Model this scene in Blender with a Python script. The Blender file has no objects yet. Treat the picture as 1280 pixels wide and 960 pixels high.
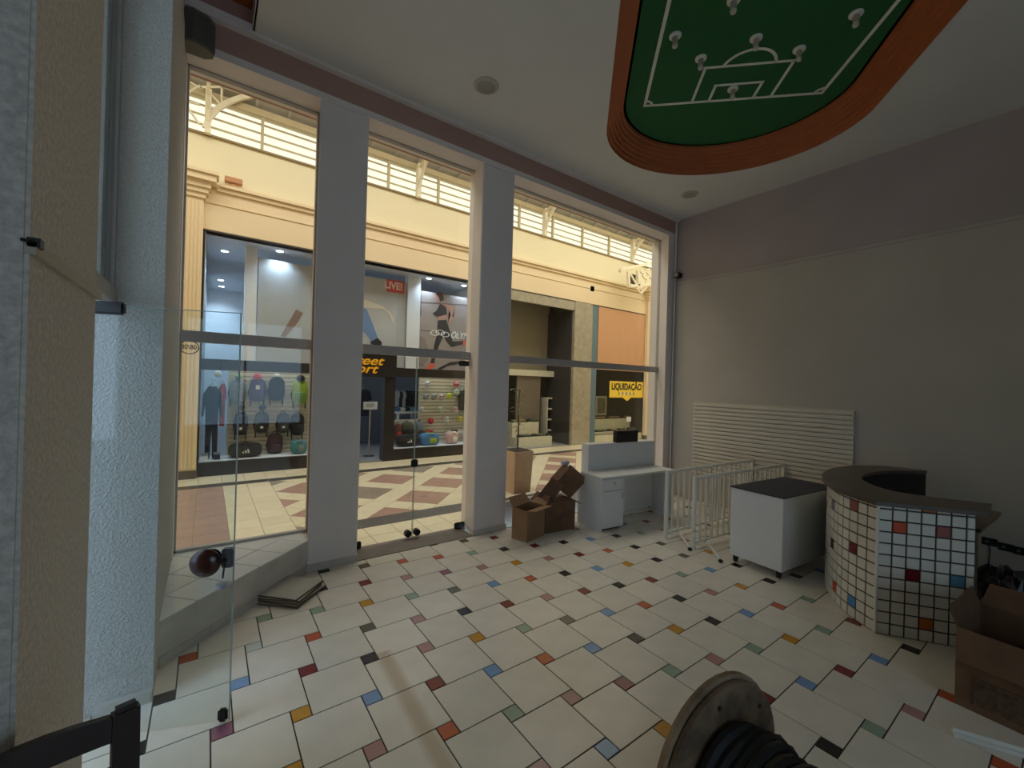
import bpy, bmesh, math, random
from mathutils import Vector, Matrix

random.seed(7)
SC = bpy.context.scene
COL = SC.collection

# ------------------------------------------------------------------ camera
FPX = 524.5
RW = ((0.809346, -0.586641, 0.028490), (0.023770, -0.015751, -0.999593), (0.586851, 0.809694, 0.001196))
EYE = Vector((0.0, 0.0, 1.992))
cam_data = bpy.data.cameras.new('camera')
cam_data.sensor_width = 36.0
cam_data.lens = FPX / 1280 * 36.0
cam_data.clip_start = 0.02
cam = bpy.data.objects.new('camera', cam_data)
COL.objects.link(cam)
m3 = Matrix((RW[0], [-v for v in RW[1]], [-v for v in RW[2]])).transposed()
cam.matrix_world = Matrix.Translation(EYE) @ m3.to_4x4()
SC.camera = cam

# ------------------------------------------------------------------ world, lights, exposure
SC.view_settings.view_transform = 'Standard'
SC.view_settings.look = 'None'
SC.view_settings.gamma = 1.0
SC.view_settings.use_curve_mapping = False
SC.view_settings.exposure = 0.2
world = bpy.data.worlds.new('sky')
SC.world = world
world.use_nodes = True
bg = world.node_tree.nodes['Background']
bg.inputs[0].default_value = (0.55, 0.75, 1.0, 1)
bg.inputs[1].default_value = 2.1


def area_light(name, loc, rot, sx, sy, power, color):
    d = bpy.data.lights.new(name, 'AREA')
    d.shape = 'RECTANGLE'
    d.size, d.size_y = sx, sy
    d.energy = power
    d.color = color
    o = bpy.data.objects.new(name, d)
    COL.objects.link(o)
    o.location = loc
    o.rotation_euler = rot
    return o


# added unseen area lamp standing in for daylight from the corridor roof
area_light('added_daylight_offscreen', (7.0, 7.4, 8.25), (0, 0, 0), 26.0, 2.6, 690, (1.0, 0.94, 0.85))


# ------------------------------------------------------------------ pixel helpers (photo frame 1280x960)
def ray(x, y):
    a, b = (x - 640) / FPX, (y - 480) / FPX
    return Vector([RW[0][i] * a + RW[1][i] * b + RW[2][i] for i in range(3)])


def onz(x, y, z=0.0):
    v = ray(x, y)
    return EYE + v * ((z - EYE.z) / v.z)


def ony(x, y, Y):
    v = ray(x, y)
    return EYE + v * (Y / v.y)


def onx(x, y, X):
    v = ray(x, y)
    return EYE + v * (X / v.x)


def to_px(p):
    d = Vector(p) - EYE
    c = [sum(RW[i][j] * d[j] for j in range(3)) for i in range(3)]
    if c[2] < 0.05:
        return None
    return (FPX * c[0] / c[2] + 640, FPX * c[1] / c[2] + 480)


def in_view(p, m=60):
    q = to_px(p)
    return q is not None and -m < q[0] < 1280 + m and -m < q[1] < 960 + m


# ------------------------------------------------------------------ materials
def lin(c):
    c = c / 255.0
    return c / 12.92 if c <= 0.04045 else ((c + 0.055) / 1.055) ** 2.4


def rgb(r, g, b):
    return (lin(r), lin(g), lin(b), 1.0)


MATS = {}


def mat(name, col, rough=0.6, metal=0.0, var=0.06, scale=6.0, bump=0.0, bscale=60.0, rand=0.0, stretch=None, spec=0.5):
    if name in MATS:
        return MATS[name]
    m = bpy.data.materials.new(name)
    m.use_nodes = True
    nt = m.node_tree
    b = nt.nodes['Principled BSDF']
    b.inputs['Roughness'].default_value = rough
    b.inputs['Metallic'].default_value = metal
    b.inputs['Specular IOR Level'].default_value = spec
    tc = nt.nodes.new('ShaderNodeTexCoord')
    src = tc.outputs['Object']
    if stretch:
        mp = nt.nodes.new('ShaderNodeMapping')
        mp.inputs['Scale'].default_value = stretch
        nt.links.new(src, mp.inputs[0])
        src = mp.outputs[0]
    no = nt.nodes.new('ShaderNodeTexNoise')
    no.inputs['Scale'].default_value = scale
    no.inputs['Detail'].default_value = 4.0
    nt.links.new(src, no.inputs['Vector'])
    mr = nt.nodes.new('ShaderNodeMapRange')
    mr.inputs['From Min'].default_value = 0.3
    mr.inputs['From Max'].default_value = 0.7
    mr.inputs['To Min'].default_value = 1.0 - var
    mr.inputs['To Max'].default_value = 1.0 + var
    nt.links.new(no.outputs['Fac'], mr.inputs['Value'])
    val = mr.outputs[0]
    if rand:
        oi = nt.nodes.new('ShaderNodeObjectInfo')
        r2 = nt.nodes.new('ShaderNodeMapRange')
        r2.inputs['To Min'].default_value = 1.0 - rand
        r2.inputs['To Max'].default_value = 1.0 + rand
        nt.links.new(oi.outputs['Random'], r2.inputs['Value'])
        mu = nt.nodes.new('ShaderNodeMath')
        mu.operation = 'MULTIPLY'
        nt.links.new(val, mu.inputs[0])
        nt.links.new(r2.outputs[0], mu.inputs[1])
        val = mu.outputs[0]
    vm = nt.nodes.new('ShaderNodeVectorMath')
    vm.operation = 'SCALE'
    vm.inputs[0].default_value = col[:3]
    nt.links.new(val, vm.inputs['Scale'])
    nt.links.new(vm.outputs[0], b.inputs['Base Color'])
    if bump:
        n2 = nt.nodes.new('ShaderNodeTexNoise')
        n2.inputs['Scale'].default_value = bscale
        n2.inputs['Detail'].default_value = 3.0
        nt.links.new(src, n2.inputs['Vector'])
        bu = nt.nodes.new('ShaderNodeBump')
        bu.inputs['Strength'].default_value = bump
        bu.inputs['Distance'].default_value = 0.01
        nt.links.new(n2.outputs['Fac'], bu.inputs['Height'])
        nt.links.new(bu.outputs[0], b.inputs['Normal'])
    MATS[name] = m
    return m


def emit(name, col, strength):
    if name in MATS:
        return MATS[name]
    m = bpy.data.materials.new(name)
    m.use_nodes = True
    nt = m.node_tree
    nt.nodes.remove(nt.nodes['Principled BSDF'])
    e = nt.nodes.new('ShaderNodeEmission')
    e.inputs[0].default_value = col
    e.inputs[1].default_value = strength
    nt.links.new(e.outputs[0], nt.nodes['Material Output'].inputs[0])
    MATS[name] = m
    return m


def glass(name, tint=(0.95, 0.98, 0.97, 1), refl=1.0):
    m = bpy.data.materials.new(name)
    m.use_nodes = True
    nt = m.node_tree
    nt.nodes.remove(nt.nodes['Principled BSDF'])
    t = nt.nodes.new('ShaderNodeBsdfTransparent')
    t.inputs[0].default_value = tint
    g = nt.nodes.new('ShaderNodeBsdfGlossy')
    g.inputs['Roughness'].default_value = 0.02
    f = nt.nodes.new('ShaderNodeLayerWeight')
    f.inputs[0].default_value = 0.5
    pw = nt.nodes.new('ShaderNodeMath')
    pw.operation = 'POWER'
    pw.inputs[1].default_value = 5.0
    nt.links.new(f.outputs['Facing'], pw.inputs[0])
    mu = nt.nodes.new('ShaderNodeMath')
    mu.operation = 'MULTIPLY_ADD'
    mu.inputs[1].default_value = 0.9 * refl
    mu.inputs[2].default_value = 0.03 * refl
    nt.links.new(pw.outputs[0], mu.inputs[0])
    mx = nt.nodes.new('ShaderNodeMixShader')
    nt.links.new(mu.outputs[0], mx.inputs[0])
    nt.links.new(t.outputs[0], mx.inputs[1])
    nt.links.new(g.outputs[0], mx.inputs[2])
    nt.links.new(mx.outputs[0], nt.nodes['Material Output'].inputs[0])
    MATS[name] = m
    return m


GLASS = glass('clear_glass')
DOORGLASS = glass('door_glass', (0.93, 0.97, 0.98, 1))
SHOPGLASS = glass('shop_glass', (0.97, 0.98, 0.98, 1), 0.45)
GLASSEDGE = mat('glass_edge', rgb(150, 170, 170), 0.2)

# room
WALL = mat('wall_paint', rgb(188, 177, 162), 0.75, var=0.05, scale=1.5, bump=0.15, bscale=40)
WALLUP = mat('wall_paint_upper', rgb(178, 162, 156), 0.75, var=0.05, scale=1.5, bump=0.15, bscale=40)
BEAM = mat('beam_paint', rgb(176, 138, 124), 0.75, var=0.05, scale=1.5, bump=0.1)
PILLAR = mat('pillar_paint', rgb(228, 217, 210), 0.7, var=0.04, scale=2.0, bump=0.1)
CEIL = mat('ceiling_paint', rgb(212, 209, 202), 0.8, var=0.03, scale=1.5)
STUCCO = mat('stucco_paint', rgb(194, 189, 182), 0.85, var=0.10, scale=60, bump=1.0, bscale=75)
STUCCOY = mat('stucco_column', rgb(208, 200, 188), 0.85, var=0.18, scale=50, bump=0.9, bscale=80)
ORANGE = mat('orange_ceiling_paint', rgb(176, 92, 46), 0.8)
TERRA = mat('terracotta_step_paint', rgb(184, 106, 64), 0.75, var=0.05)
PITCH = mat('pitch_green', rgb(26, 92, 48), 0.8, var=0.06, scale=30)
CHALK = mat('pitch_white', rgb(225, 225, 215), 0.8)
GROUT = mat('grout', rgb(62, 58, 52), 0.9, var=0.15, scale=8)
SKIRT = mat('skirting_tile', rgb(196, 186, 174), 0.5)
ALU = mat('aluminium_frame', rgb(178, 170, 164), 0.5, 0.0)
ALUD = mat('dark_aluminium', rgb(70, 66, 64), 0.5, 0.3)
BLACKP = mat('black_plastic', rgb(26, 25, 25), 0.5)
BLACKG = mat('black_gloss', rgb(22, 20, 20), 0.25)
WHITEL = mat('white_laminate', rgb(226, 224, 220), 0.45, var=0.03, scale=3)
GREYL = WHITEL
WHITEM = mat('white_metal', rgb(232, 228, 218), 0.4)
CHROME = mat('chrome', rgb(200, 200, 205), 0.25, 1.0)
CARD = mat('cardboard', rgb(150, 116, 84), 0.85, var=0.1, scale=5, bump=0.1, bscale=30)
CARDD = mat('cardboard_dark', rgb(112, 82, 60), 0.85, var=0.18, scale=7, bump=0.2, bscale=20)
WOODD = mat('dark_wood', rgb(44, 28, 24), 0.35, var=0.2, scale=4, stretch=(1, 1, 12))
WOODOLD = mat('weathered_wood', rgb(146, 122, 96), 0.85, var=0.4, scale=9, bump=0.8, bscale=25)
STONET = mat('counter_granite', rgb(88, 76, 64), 0.35, var=0.2, scale=90)
SLAT = mat('slat_panel_beige', rgb(214, 202, 182), 0.6, var=0.03)
GREYM = mat('grey_metal', rgb(120, 120, 118), 0.5, 0.2)


# ------------------------------------------------------------------ geometry builder
class MB:
    def __init__(self):
        self.v, self.f = [], []

    def add(self, vs, fs):
        n = len(self.v)
        self.v += [tuple(p) for p in vs]
        self.f += [tuple(i + n for i in q) for q in fs]
        return self

    def box(self, x0, x1, y0, y1, z0, z1):
        vs = [(x0, y0, z0), (x1, y0, z0), (x1, y1, z0), (x0, y1, z0), (x0, y0, z1), (x1, y0, z1), (x1, y1, z1), (x0, y1, z1)]
        return self.add(vs, [(3, 2, 1, 0), (4, 5, 6, 7), (0, 1, 5, 4), (1, 2, 6, 5), (2, 3, 7, 6), (3, 0, 4, 7)])

    def cbox(self, c, s, b=0.0):
        """box by centre and size, chamfered edges when b"""
        if not b:
            return self.box(c[0] - s[0] / 2, c[0] + s[0] / 2, c[1] - s[1] / 2, c[1] + s[1] / 2, c[2] - s[2] / 2, c[2] + s[2] / 2)
        bm = bmesh.new()
        bmesh.ops.create_cube(bm, size=1.0)
        for v in bm.verts:
            v.co = Vector((v.co.x * s[0] + c[0], v.co.y * s[1] + c[1], v.co.z * s[2] + c[2]))
        bmesh.ops.bevel(bm, geom=bm.edges[:], offset=b, segments=2, affect='EDGES')
        return self.bm(bm)

    def bm(self, bm):
        bm.verts.index_update()
        self.add([v.co for v in bm.verts], [tuple(v.index for v in f.verts) for f in bm.faces])
        bm.free()
        return self

    def prism(self, poly, z0, z1):
        n = len(poly)
        a = sum(poly[i][0] * poly[(i + 1) % n][1] - poly[(i + 1) % n][0] * poly[i][1] for i in range(n))
        if a < 0:
            poly = poly[::-1]
        vs = [(p[0], p[1], z0) for p in poly] + [(p[0], p[1], z1) for p in poly]
        fs = [tuple(range(n - 1, -1, -1)), tuple(range(n, 2 * n))]
        fs += [(i, (i + 1) % n, n + (i + 1) % n, n + i) for i in range(n)]
        return self.add(vs, fs)

    def hexa(self, base, top):
        """two quads (lists of 4 points) joined"""
        return self.add(list(base) + list(top), [(3, 2, 1, 0), (4, 5, 6, 7), (0, 1, 5, 4), (1, 2, 6, 5), (2, 3, 7, 6), (3, 0, 4, 7)])

    def bar(self, p, q, w, h=None, up=(0, 0, 1)):
        h = h or w
        p, q = Vector(p), Vector(q)
        d = (q - p).normalized()
        u = Vector(up)
        if abs(d.dot(u)) > 0.98:
            u = Vector((1, 0, 0))
        s = d.cross(u).normalized() * (w / 2)
        t = s.cross(d).normalized() * (h / 2)
        return self.hexa([p - s - t, p + s - t, p + s + t, p - s + t], [q - s - t, q + s - t, q + s + t, q - s + t])

    def tube(self, pts, r, n=8, cap=True):
        pts = [Vector(p) for p in pts]
        rs = r if isinstance(r, (list, tuple)) else [r] * len(pts)
        rings = []
        ref = None
        for i, p in enumerate(pts):
            d = (pts[min(i + 1, len(pts) - 1)] - pts[max(i - 1, 0)]).normalized()
            if ref is None:
                ref = Vector((0, 0, 1)) if abs(d.z) < 0.9 else Vector((1, 0, 0))
            s = d.cross(ref).normalized()
            t = s.cross(d).normalized()
            ref = t
            rings.append([p + (s * math.cos(2 * math.pi * k / n) + t * math.sin(2 * math.pi * k / n)) * rs[i] for k in range(n)])
        vs = [v for rg in rings for v in rg]
        fs = []
        for i in range(len(rings) - 1):
            for k in range(n):
                a, b = i * n + k, i * n + (k + 1) % n
                fs.append((a, b, b + n, a + n))
        if cap:
            fs.append(tuple(range(n - 1, -1, -1)))
            fs.append(tuple(range((len(rings) - 1) * n, len(rings) * n)))
        return self.add(vs, fs)

    def cyl(self, p, q, r, n=16):
        return self.tube([p, q], r, n)

    def lathe(self, prof, c=(0, 0, 0), n=24, axis='z'):
        """prof: list of (r, h) from bottom to top, around z at c"""
        vs, fs = [], []
        for r, h in prof:
            for k in range(n):
                a = 2 * math.pi * k / n
                p = (r * math.cos(a), r * math.sin(a), h)
                if axis == 'y':
                    p = (p[0], p[2], p[1])
                elif axis == 'x':
                    p = (p[2], p[0], p[1])
                vs.append((c[0] + p[0], c[1] + p[1], c[2] + p[2]))
        for i in range(len(prof) - 1):
            for k in range(n):
                a, b = i * n + k, i * n + (k + 1) % n
                fs.append((a, b, b + n, a + n))
        fs.append(tuple(range(n - 1, -1, -1)))
        fs.append(tuple(range((len(prof) - 1) * n, len(prof) * n)))
        return self.add(vs, fs)

    def blob(self, c, r, e1=1.0, e2=1.0, nu=12, nv=16):
        """superellipsoid; e<1 boxier"""
        def sp(v, e):
            return math.copysign(abs(v) ** e, v)
        vs, fs = [], []
        for i in range(nu + 1):
            a = -math.pi / 2 + math.pi * i / nu
            for k in range(nv):
                b = 2 * math.pi * k / nv
                vs.append((c[0] + r[0] * sp(math.cos(a), e1) * sp(math.cos(b), e2),
                           c[1] + r[1] * sp(math.cos(a), e1) * sp(math.sin(b), e2),
                           c[2] + r[2] * sp(math.sin(a), e1)))
        for i in range(nu):
            for k in range(nv):
                a, b = i * nv + k, i * nv + (k + 1) % nv
                fs.append((a, b, b + nv, a + nv))
        return self.add(vs, fs)

    def build(self, name, m, parent=None, smooth=False, loc=None):
        me = bpy.data.meshes.new(name)
        me.from_pydata(self.v, [], self.f)
        me.update()
        if smooth:
            me.shade_smooth()
            try:
                me.set_sharp_from_angle(angle=math.radians(40))
            except Exception:
                pass
        if m:
            me.materials.append(m)
        o = bpy.data.objects.new(name, me)
        COL.objects.link(o)
        if parent:
            o.parent = parent
        if loc is not None:
            o.location = loc
        return o


def link_copy(src, parent=None, loc=None, name=None):
    o = src.copy()
    COL.objects.link(o)
    if parent:
        o.parent = parent
    if loc is not None:
        o.location = loc
    return o


def tag(o, label, cat=None, group=None, kind=None):
    o['label'] = label
    if cat:
        o['category'] = cat
    if group:
        o['group'] = group
    if kind:
        o['kind'] = kind
    return o


def struct(o, label=None):
    o['kind'] = 'structure'
    if label:
        o['label'] = label
    return o


def thing(name, label, cat, group=None, loc=(0, 0, 0), rz=0.0):
    o = bpy.data.objects.new(name, None)
    COL.objects.link(o)
    o.location = loc
    o.rotation_euler = (0, 0, rz)
    return tag(o, label, cat, group)


def text(name, s, m, parent, loc, rot, size, extrude=0.002, shear=0.0, align='CENTER', sx=1.0, bold=0.0):
    c = bpy.data.curves.new(name, 'FONT')
    c.body = s
    c.size = size
    c.extrude = extrude
    c.shear = shear
    c.offset = bold
    c.align_x = align
    c.align_y = 'CENTER'
    c.materials.append(m)
    tmp = bpy.data.objects.new(name, c)
    COL.objects.link(tmp)
    bpy.context.view_layer.update()
    me = bpy.data.meshes.new_from_object(tmp.evaluated_get(bpy.context.evaluated_depsgraph_get()))
    bpy.data.objects.remove(tmp)
    o = bpy.data.objects.new(name, me)
    COL.objects.link(o)
    o.location = loc
    o.rotation_euler = rot
    o.scale = (sx, 1, 1)
    if parent:
        o.parent = parent
    return o


def clip(poly, a, b, c):
    """keep a*x+b*y<=c"""
    out = []
    n = len(poly)
    for i in range(n):
        p, q = poly[i], poly[(i + 1) % n]
        dp, dq = a * p[0] + b * p[1] - c, a * q[0] + b * q[1] - c
        if dp <= 0:
            out.append(p)
        if dp * dq < 0:
            t = dp / (dp - dq)
            out.append((p[0] + (q[0] - p[0]) * t, p[1] + (q[1] - p[1]) * t))
    return out


def area(poly):
    n = len(poly)
    return abs(sum(poly[i][0] * poly[(i + 1) % n][1] - poly[(i + 1) % n][0] * poly[i][1] for i in range(n))) / 2


FRONT = (math.pi / 2, 0, 0)   # text facing -y

# room figures
XR, YP, YG, ZC = 7.17, 4.73, 5.03, 5.2      # right wall, pillar fronts, glass plane, ceiling
ZH = 4.935                                  # window head
YF = 10.25                                  # shop fronts across the mall


def rebase(root):
    """move a thing's Empty from the origin to the middle of its base"""
    pts = []

    def walk(o):
        for ch in o.children:
            if ch.type == 'MESH':
                pts.extend([ch.matrix_local @ Vector(c) if ch.parent == root else Vector(c) for c in ch.bound_box])
    walk(root)
    if not pts:
        return root
    b = Vector(((min(p.x for p in pts) + max(p.x for p in pts)) / 2, (min(p.y for p in pts) + max(p.y for p in pts)) / 2, min(p.z for p in pts)))
    root.location = b
    for ch in root.children:
        ch.location = Vector(ch.location) - b
    return root


# ================================================================== ROOM SHELL
# ---- floor: grout bed, large cream tiles and small coloured inserts in a pinwheel pattern
floor = struct(MB().box(-0.95, XR + 0.1, -4.0, YP + 0.02, -0.12, -0.004).build('floor', GROUT), 'cream tiled floor with small coloured square inserts')

TA, TB, GAP = 0.386, 0.105, 0.007
E1, E2, S0 = (0.386, -0.105), (0.105, 0.386), (1.831, 1.536)


def tile_material(name, col, rough=0.28, stain=False):
    m = mat(name, col, rough, var=0.05, scale=5.0, bump=0.03, bscale=200, rand=0.05)
    if stain:
        nt = m.node_tree
        b = nt.nodes['Principled BSDF']
        src = b.inputs['Base Color'].links[0].from_socket
        geo = nt.nodes.new('ShaderNodeNewGeometry')
        sep = nt.nodes.new('ShaderNodeSeparateXYZ')
        nt.links.new(geo.outputs['Position'], sep.inputs[0])
        # signed distance from a rusty water-run line across the tiles
        p, q = onz(478, 815), onz(556, 958)
        d = (q - p).normalized()
        nx, ny = -d.y, d.x
        a = nt.nodes.new('ShaderNodeMath'); a.operation = 'MULTIPLY_ADD'
        a.inputs[1].default_value = nx
        a.inputs[2].default_value = -(nx * p.x + ny * p.y)
        nt.links.new(sep.outputs[0], a.inputs[0])
        a2 = nt.nodes.new('ShaderNodeMath'); a2.operation = 'MULTIPLY_ADD'
        a2.inputs[1].default_value = ny
        nt.links.new(sep.outputs[1], a2.inputs[0])
        nt.links.new(a.outputs[0], a2.inputs[2])
        ab = nt.nodes.new('ShaderNodeMath'); ab.operation = 'ABSOLUTE'
        nt.links.new(a2.outputs[0], ab.inputs[0])
        mr = nt.nodes.new('ShaderNodeMapRange')
        mr.inputs['From Min'].default_value = 0.02
        mr.inputs['From Max'].default_value = 0.075
        mr.inputs['To Min'].default_value = 0.55
        mr.inputs['To Max'].default_value = 0.0
        nt.links.new(ab.outputs[0], mr.inputs['Value'])
        # only along the length of the run
        l = nt.nodes.new('ShaderNodeMath'); l.operation = 'LESS_THAN'
        l.inputs[1].default_value = p.y
        nt.links.new(sep.outputs[1], l.inputs[0])
        mu = nt.nodes.new('ShaderNodeMath'); mu.operation = 'MULTIPLY'
        nt.links.new(mr.outputs[0], mu.inputs[0])
        nt.links.new(l.outputs[0], mu.inputs[1])
        mx = nt.nodes.new('ShaderNodeMix'); mx.data_type = 'RGBA'
        nt.links.new(mu.outputs[0], mx.inputs[0])
        nt.links.new(src, mx.inputs[6])
        mx.inputs[7].default_value = rgb(176, 146, 104)
        nt.links.new(mx.outputs[2], b.inputs['Base Color'])
    return m


TILE = tile_material('floor_tile_cream', rgb(230, 221, 206), 0.26, stain=True)
INS = {c: tile_material('floor_insert_' + n, rgb(*v), 0.22) for c, n, v in [
    ('R', 'red', (128, 44, 48)), ('O', 'orange', (196, 96, 58)), ('Y', 'ochre', (206, 148, 48)), ('B', 'blue', (124, 160, 204)),
    ('K', 'black', (44, 40, 40)), ('G', 'sage', (152, 172, 152)), ('M', 'mauve', (186, 138, 134)), ('L', 'olive', (104, 102, 88)),
    ('N', 'navy', (44, 44, 66)), ('P', 'pale', (206, 206, 196)), ('U', 'plum', (150, 96, 112))]}
INSMAP = {-2: {5: 'O'}, -1: {2: 'M', 3: 'K', 4: 'G', 5: 'M', 6: 'O'},
          0: {0: 'B', 1: 'Y', 2: 'M', 3: 'R', 4: 'B', 5: 'R', 6: 'B', 7: 'K'},
          1: {-3: 'M', -2: 'O', -1: 'G', 0: 'M', 1: 'R', 2: 'G', 3: 'M', 4: 'G', 5: 'Y', 6: 'G', 7: 'R'},
          2: {-5: 'U', -4: 'Y', -3: 'B', -2: 'R', -1: 'B', 0: 'O', 1: 'B', 2: 'K', 3: 'Y', 4: 'K', 5: 'B', 6: 'O', 7: 'G'},
          3: {-6: 'K', -5: 'B', -4: 'R', -3: 'N', -2: 'M', -1: 'Y', 0: 'G', 1: 'L', 2: 'B', 3: 'O', 4: 'K', 5: 'M', 6: 'Y', 7: 'K', 8: 'L'},
          4: {-6: 'O', -5: 'P', -4: 'O', -3: 'L', -2: 'M', -1: 'N', 0: 'R', 1: 'M', 2: 'R', 3: 'K', 4: 'R', 5: 'G', 6: 'B', 7: 'K'},
          5: {-5: 'G', -4: 'G', -3: 'Y', -2: 'G', -1: 'L', 0: 'B', 1: 'O', 2: 'K', 3: 'B', 4: 'Y', 5: 'K', 6: 'L'},
          6: {-3: 'R', -2: 'M', -1: 'U', 0: 'M', 1: 'Y', 2: 'M', 3: 'R', 4: 'O', 5: 'K', 6: 'L'},
          7: {-4: 'K', -3: 'L', -2: 'O', -1: 'O', 0: 'G', 1: 'K', 2: 'R', 3: 'K', 4: 'B', 5: 'K', 6: 'G'},
          8: {-1: 'L', 0: 'K', 1: 'R', 2: 'K', 3: 'M', 4: 'R', 5: 'M', 6: 'B'}}


def flat_tile(poly, t=0.012):
    """tile with eased top edge, top at z=0"""
    n = len(poly)
    cx, cy = sum(p[0] for p in poly) / n, sum(p[1] for p in poly) / n
    mb = MB()
    L = 0.0025
    inner = []
    for p in poly:
        d = math.hypot(p[0] - cx, p[1] - cy) or 1
        k = (d - L) / d
        inner.append((cx + (p[0] - cx) * k, cy + (p[1] - cy) * k))
    vs = [(p[0], p[1], -t) for p in poly] + [(p[0], p[1], -0.002) for p in poly] + [(p[0], p[1], 0.0) for p in inner]
    fs = [tuple(range(2 * n, 3 * n))]
    for i in range(n):
        j = (i + 1) % n
        fs += [(i, j, n + j, n + i), (n + i, n + j, 2 * n + j, 2 * n + i)]
    return mb.add(vs, fs)


def sq(s):
    return [(-s / 2, -s / 2), (s / 2, -s / 2), (s / 2, s / 2), (-s / 2, s / 2)]


big_mesh = flat_tile(sq(TA - GAP)).build('tile', TILE, floor)
small_mesh = {c: flat_tile(sq(TB - GAP)).build('tile_insert', INS[c], floor) for c in INS}
used_big, used_small = False, set()
rest_big, rest_small = MB(), MB()
# sill line (45 degrees) and walls that bound the tiling
HALF = [(1, 0, XR), (0, 1, YP - 0.01), (-0.687, 0.727, -0.687 * -0.24 + 0.727 * 3.66), (-1, 0, 0.9), (0, -1, 3.95)]
cnt = 0
for k in range(-16, 16):
    for r in range(-20, 26):
        sx, sy = S0[0] + r * E1[0] + k * E2[0], S0[1] + r * E1[1] + k * E2[1]
        for big in (True, False):
            c = (sx + (TA + TB) / 2, sy + (TA - TB) / 2) if big else (sx, sy)
            s = (TA if big else TB) - GAP
            poly = [(c[0] + p[0], c[1] + p[1]) for p in sq(s)]
            full = True
            for h in HALF:
                q = clip(poly, *h)
                if len(q) != 4 or abs(area(q) - area(poly)) > 1e-7:
                    full = False
                poly = q
                if len(poly) < 3:
                    break
            if len(poly) < 3 or area(poly) < 2e-4:
                continue
            vis = in_view((c[0], c[1], 0), 40) and c[1] > -0.4
            code = INSMAP.get(k, {}).get(r)
            if not code:
                code = random.choice('ROYBKGMLMGK')
            if not vis:
                mb = rest_big if big else rest_small
                t = flat_tile(poly)
                mb.add(t.v, t.f)
                continue
            if full:
                src = big_mesh if big else small_mesh[code]
                first = (not used_big) if big else (code not in used_small)
                o = src if first else link_copy(src, floor)
                if big:
                    used_big = True
                else:
                    used_small.add(code)
                o.location = (c[0], c[1], 0)
            else:
                flat_tile(poly).build('tile' if big else 'tile_insert', TILE if big else INS[code], floor)
for c in INS:
    if c not in used_small:
        bpy.data.objects.remove(small_mesh[c])
o = rest_big.build('tile_field', TILE, floor); o['kind'] = 'stuff'
o = rest_small.build('insert_field', INS['M'], floor); o['kind'] = 'stuff'

# ---- front wall: header beam, pillars, wall above, sill platform
PX = [(0.87, 1.37), (2.85, 3.36)]
wf = MB().box(-0.6, XR + 0.2, YP - 0.05, YG + 0.2, ZH, 8.6)
wall_front = struct(wf.build('wall_front', BEAM), 'dull pink header beam over the shop windows')
MB().box(-0.25, XR, YP - 0.12, YP, ZC - 0.03, ZC + 0.06).build('moulding', PILLAR, wall_front)
MB().hexa([(-0.24, YP - 0.06, 4.865), (XR, YP - 0.06, 4.865), (XR, YG + 0.15, ZH - 0.005), (-0.24, YG + 0.15, ZH - 0.005)], [(-0.24, YP - 0.06, ZH + 0.002), (XR, YP - 0.06, ZH + 0.002), (XR, YG + 0.15, ZH + 0.002), (-0.24, YG + 0.15, ZH + 0.002)]).build('window_head', PILLAR, wall_front)
for x0, x1 in PX:
    c_ = 0.012
    MB().prism([(x0 + c_, YP - 0.03), (x1 - c_, YP - 0.03), (x1, YP - 0.03 + c_), (x1 - 0.03, YG + 0.15), (x0 + 0.085, YG + 0.15), (x0, YP - 0.03 + c_)], 0, ZH).build('pillar', PILLAR, wall_front)
    MB().prism([(x0 - 0.008, YP - 0.042), (x1 + 0.008, YP - 0.042), (x1 + 0.006, YG - 0.08), (x0 + 0.04, YG - 0.08)], 0, 0.075).build('skirting', SKIRT, wall_front)
# right jamb of the big window
MB().prism([(6.95, YP - 0.03), (XR + 0.2, YP - 0.03), (XR + 0.2, YG + 0.2), (XR + 0.01, YG + 0.2), (XR + 0.01, YG + 0.01)], 0, ZH).build('jamb', PILLAR, wall_front)
# low wall under window 3 and the threshold under the glass doors
MB().box(PX[1][1] - 0.03, XR + 0.01, YG - 0.12, YG + 0.15, 0, 0.30).build('window_parapet', WALL, wall_front)
MB().box(PX[0][1], PX[1][0], YP - 0.03, YG + 0.05, -0.02, 0.008).build('threshold', mat('threshold_stone', rgb(122, 112, 104), 0.5, var=0.1), wall_front)

# sill platform in front of window 1, cut at 45 degrees, tiled on top
ZS = 0.32
sill_poly = [(-0.24, 3.665), (0.87, 4.714), (0.93, YG + 0.1), (-0.24, YG + 0.1)]
sill = struct(MB().prism(sill_poly, 0, ZS - 0.008).build('trim_1', mat('sill_render', rgb(206, 196, 182), 0.8, var=0.1, scale=6, bump=0.1)), 'raised white tiled sill platform with slanted front')
TW = mat('white_sill_tile', rgb(226, 228, 228), 0.2, var=0.03, rand=0.03)
ux, uy = 0.727, 0.687
for i in range(-6, 8):
    for j in range(0, 6):
        c0 = (-0.24 + ux * 0.3 * i - uy * 0.3 * j, 3.665 + uy * 0.3 * i + ux * 0.3 * j)
        g = 0.004
        q = [(a, b) for a, b in [(g, g), (0.3 - g, g), (0.3 - g, 0.3 - g), (g, 0.3 - g)]]
        poly = [(c0[0] + ux * a - uy * b, c0[1] + uy * a + ux * b) for a, b in q]
        for h in [(1, 0, 0.868), (-1, 0, 0.238), (0, 1, YG + 0.08)]:
            poly = clip(poly, *h)
            if len(poly) < 3:
                break
        if len(poly) < 3 or area(poly) < 0.0008:
            continue
        t = flat_tile(poly)
        t.v = [(p[0], p[1], p[2] + ZS) for p in t.v]
        t.build('tile', TW, sill)
nx, ny = 0.687, -0.727
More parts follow.
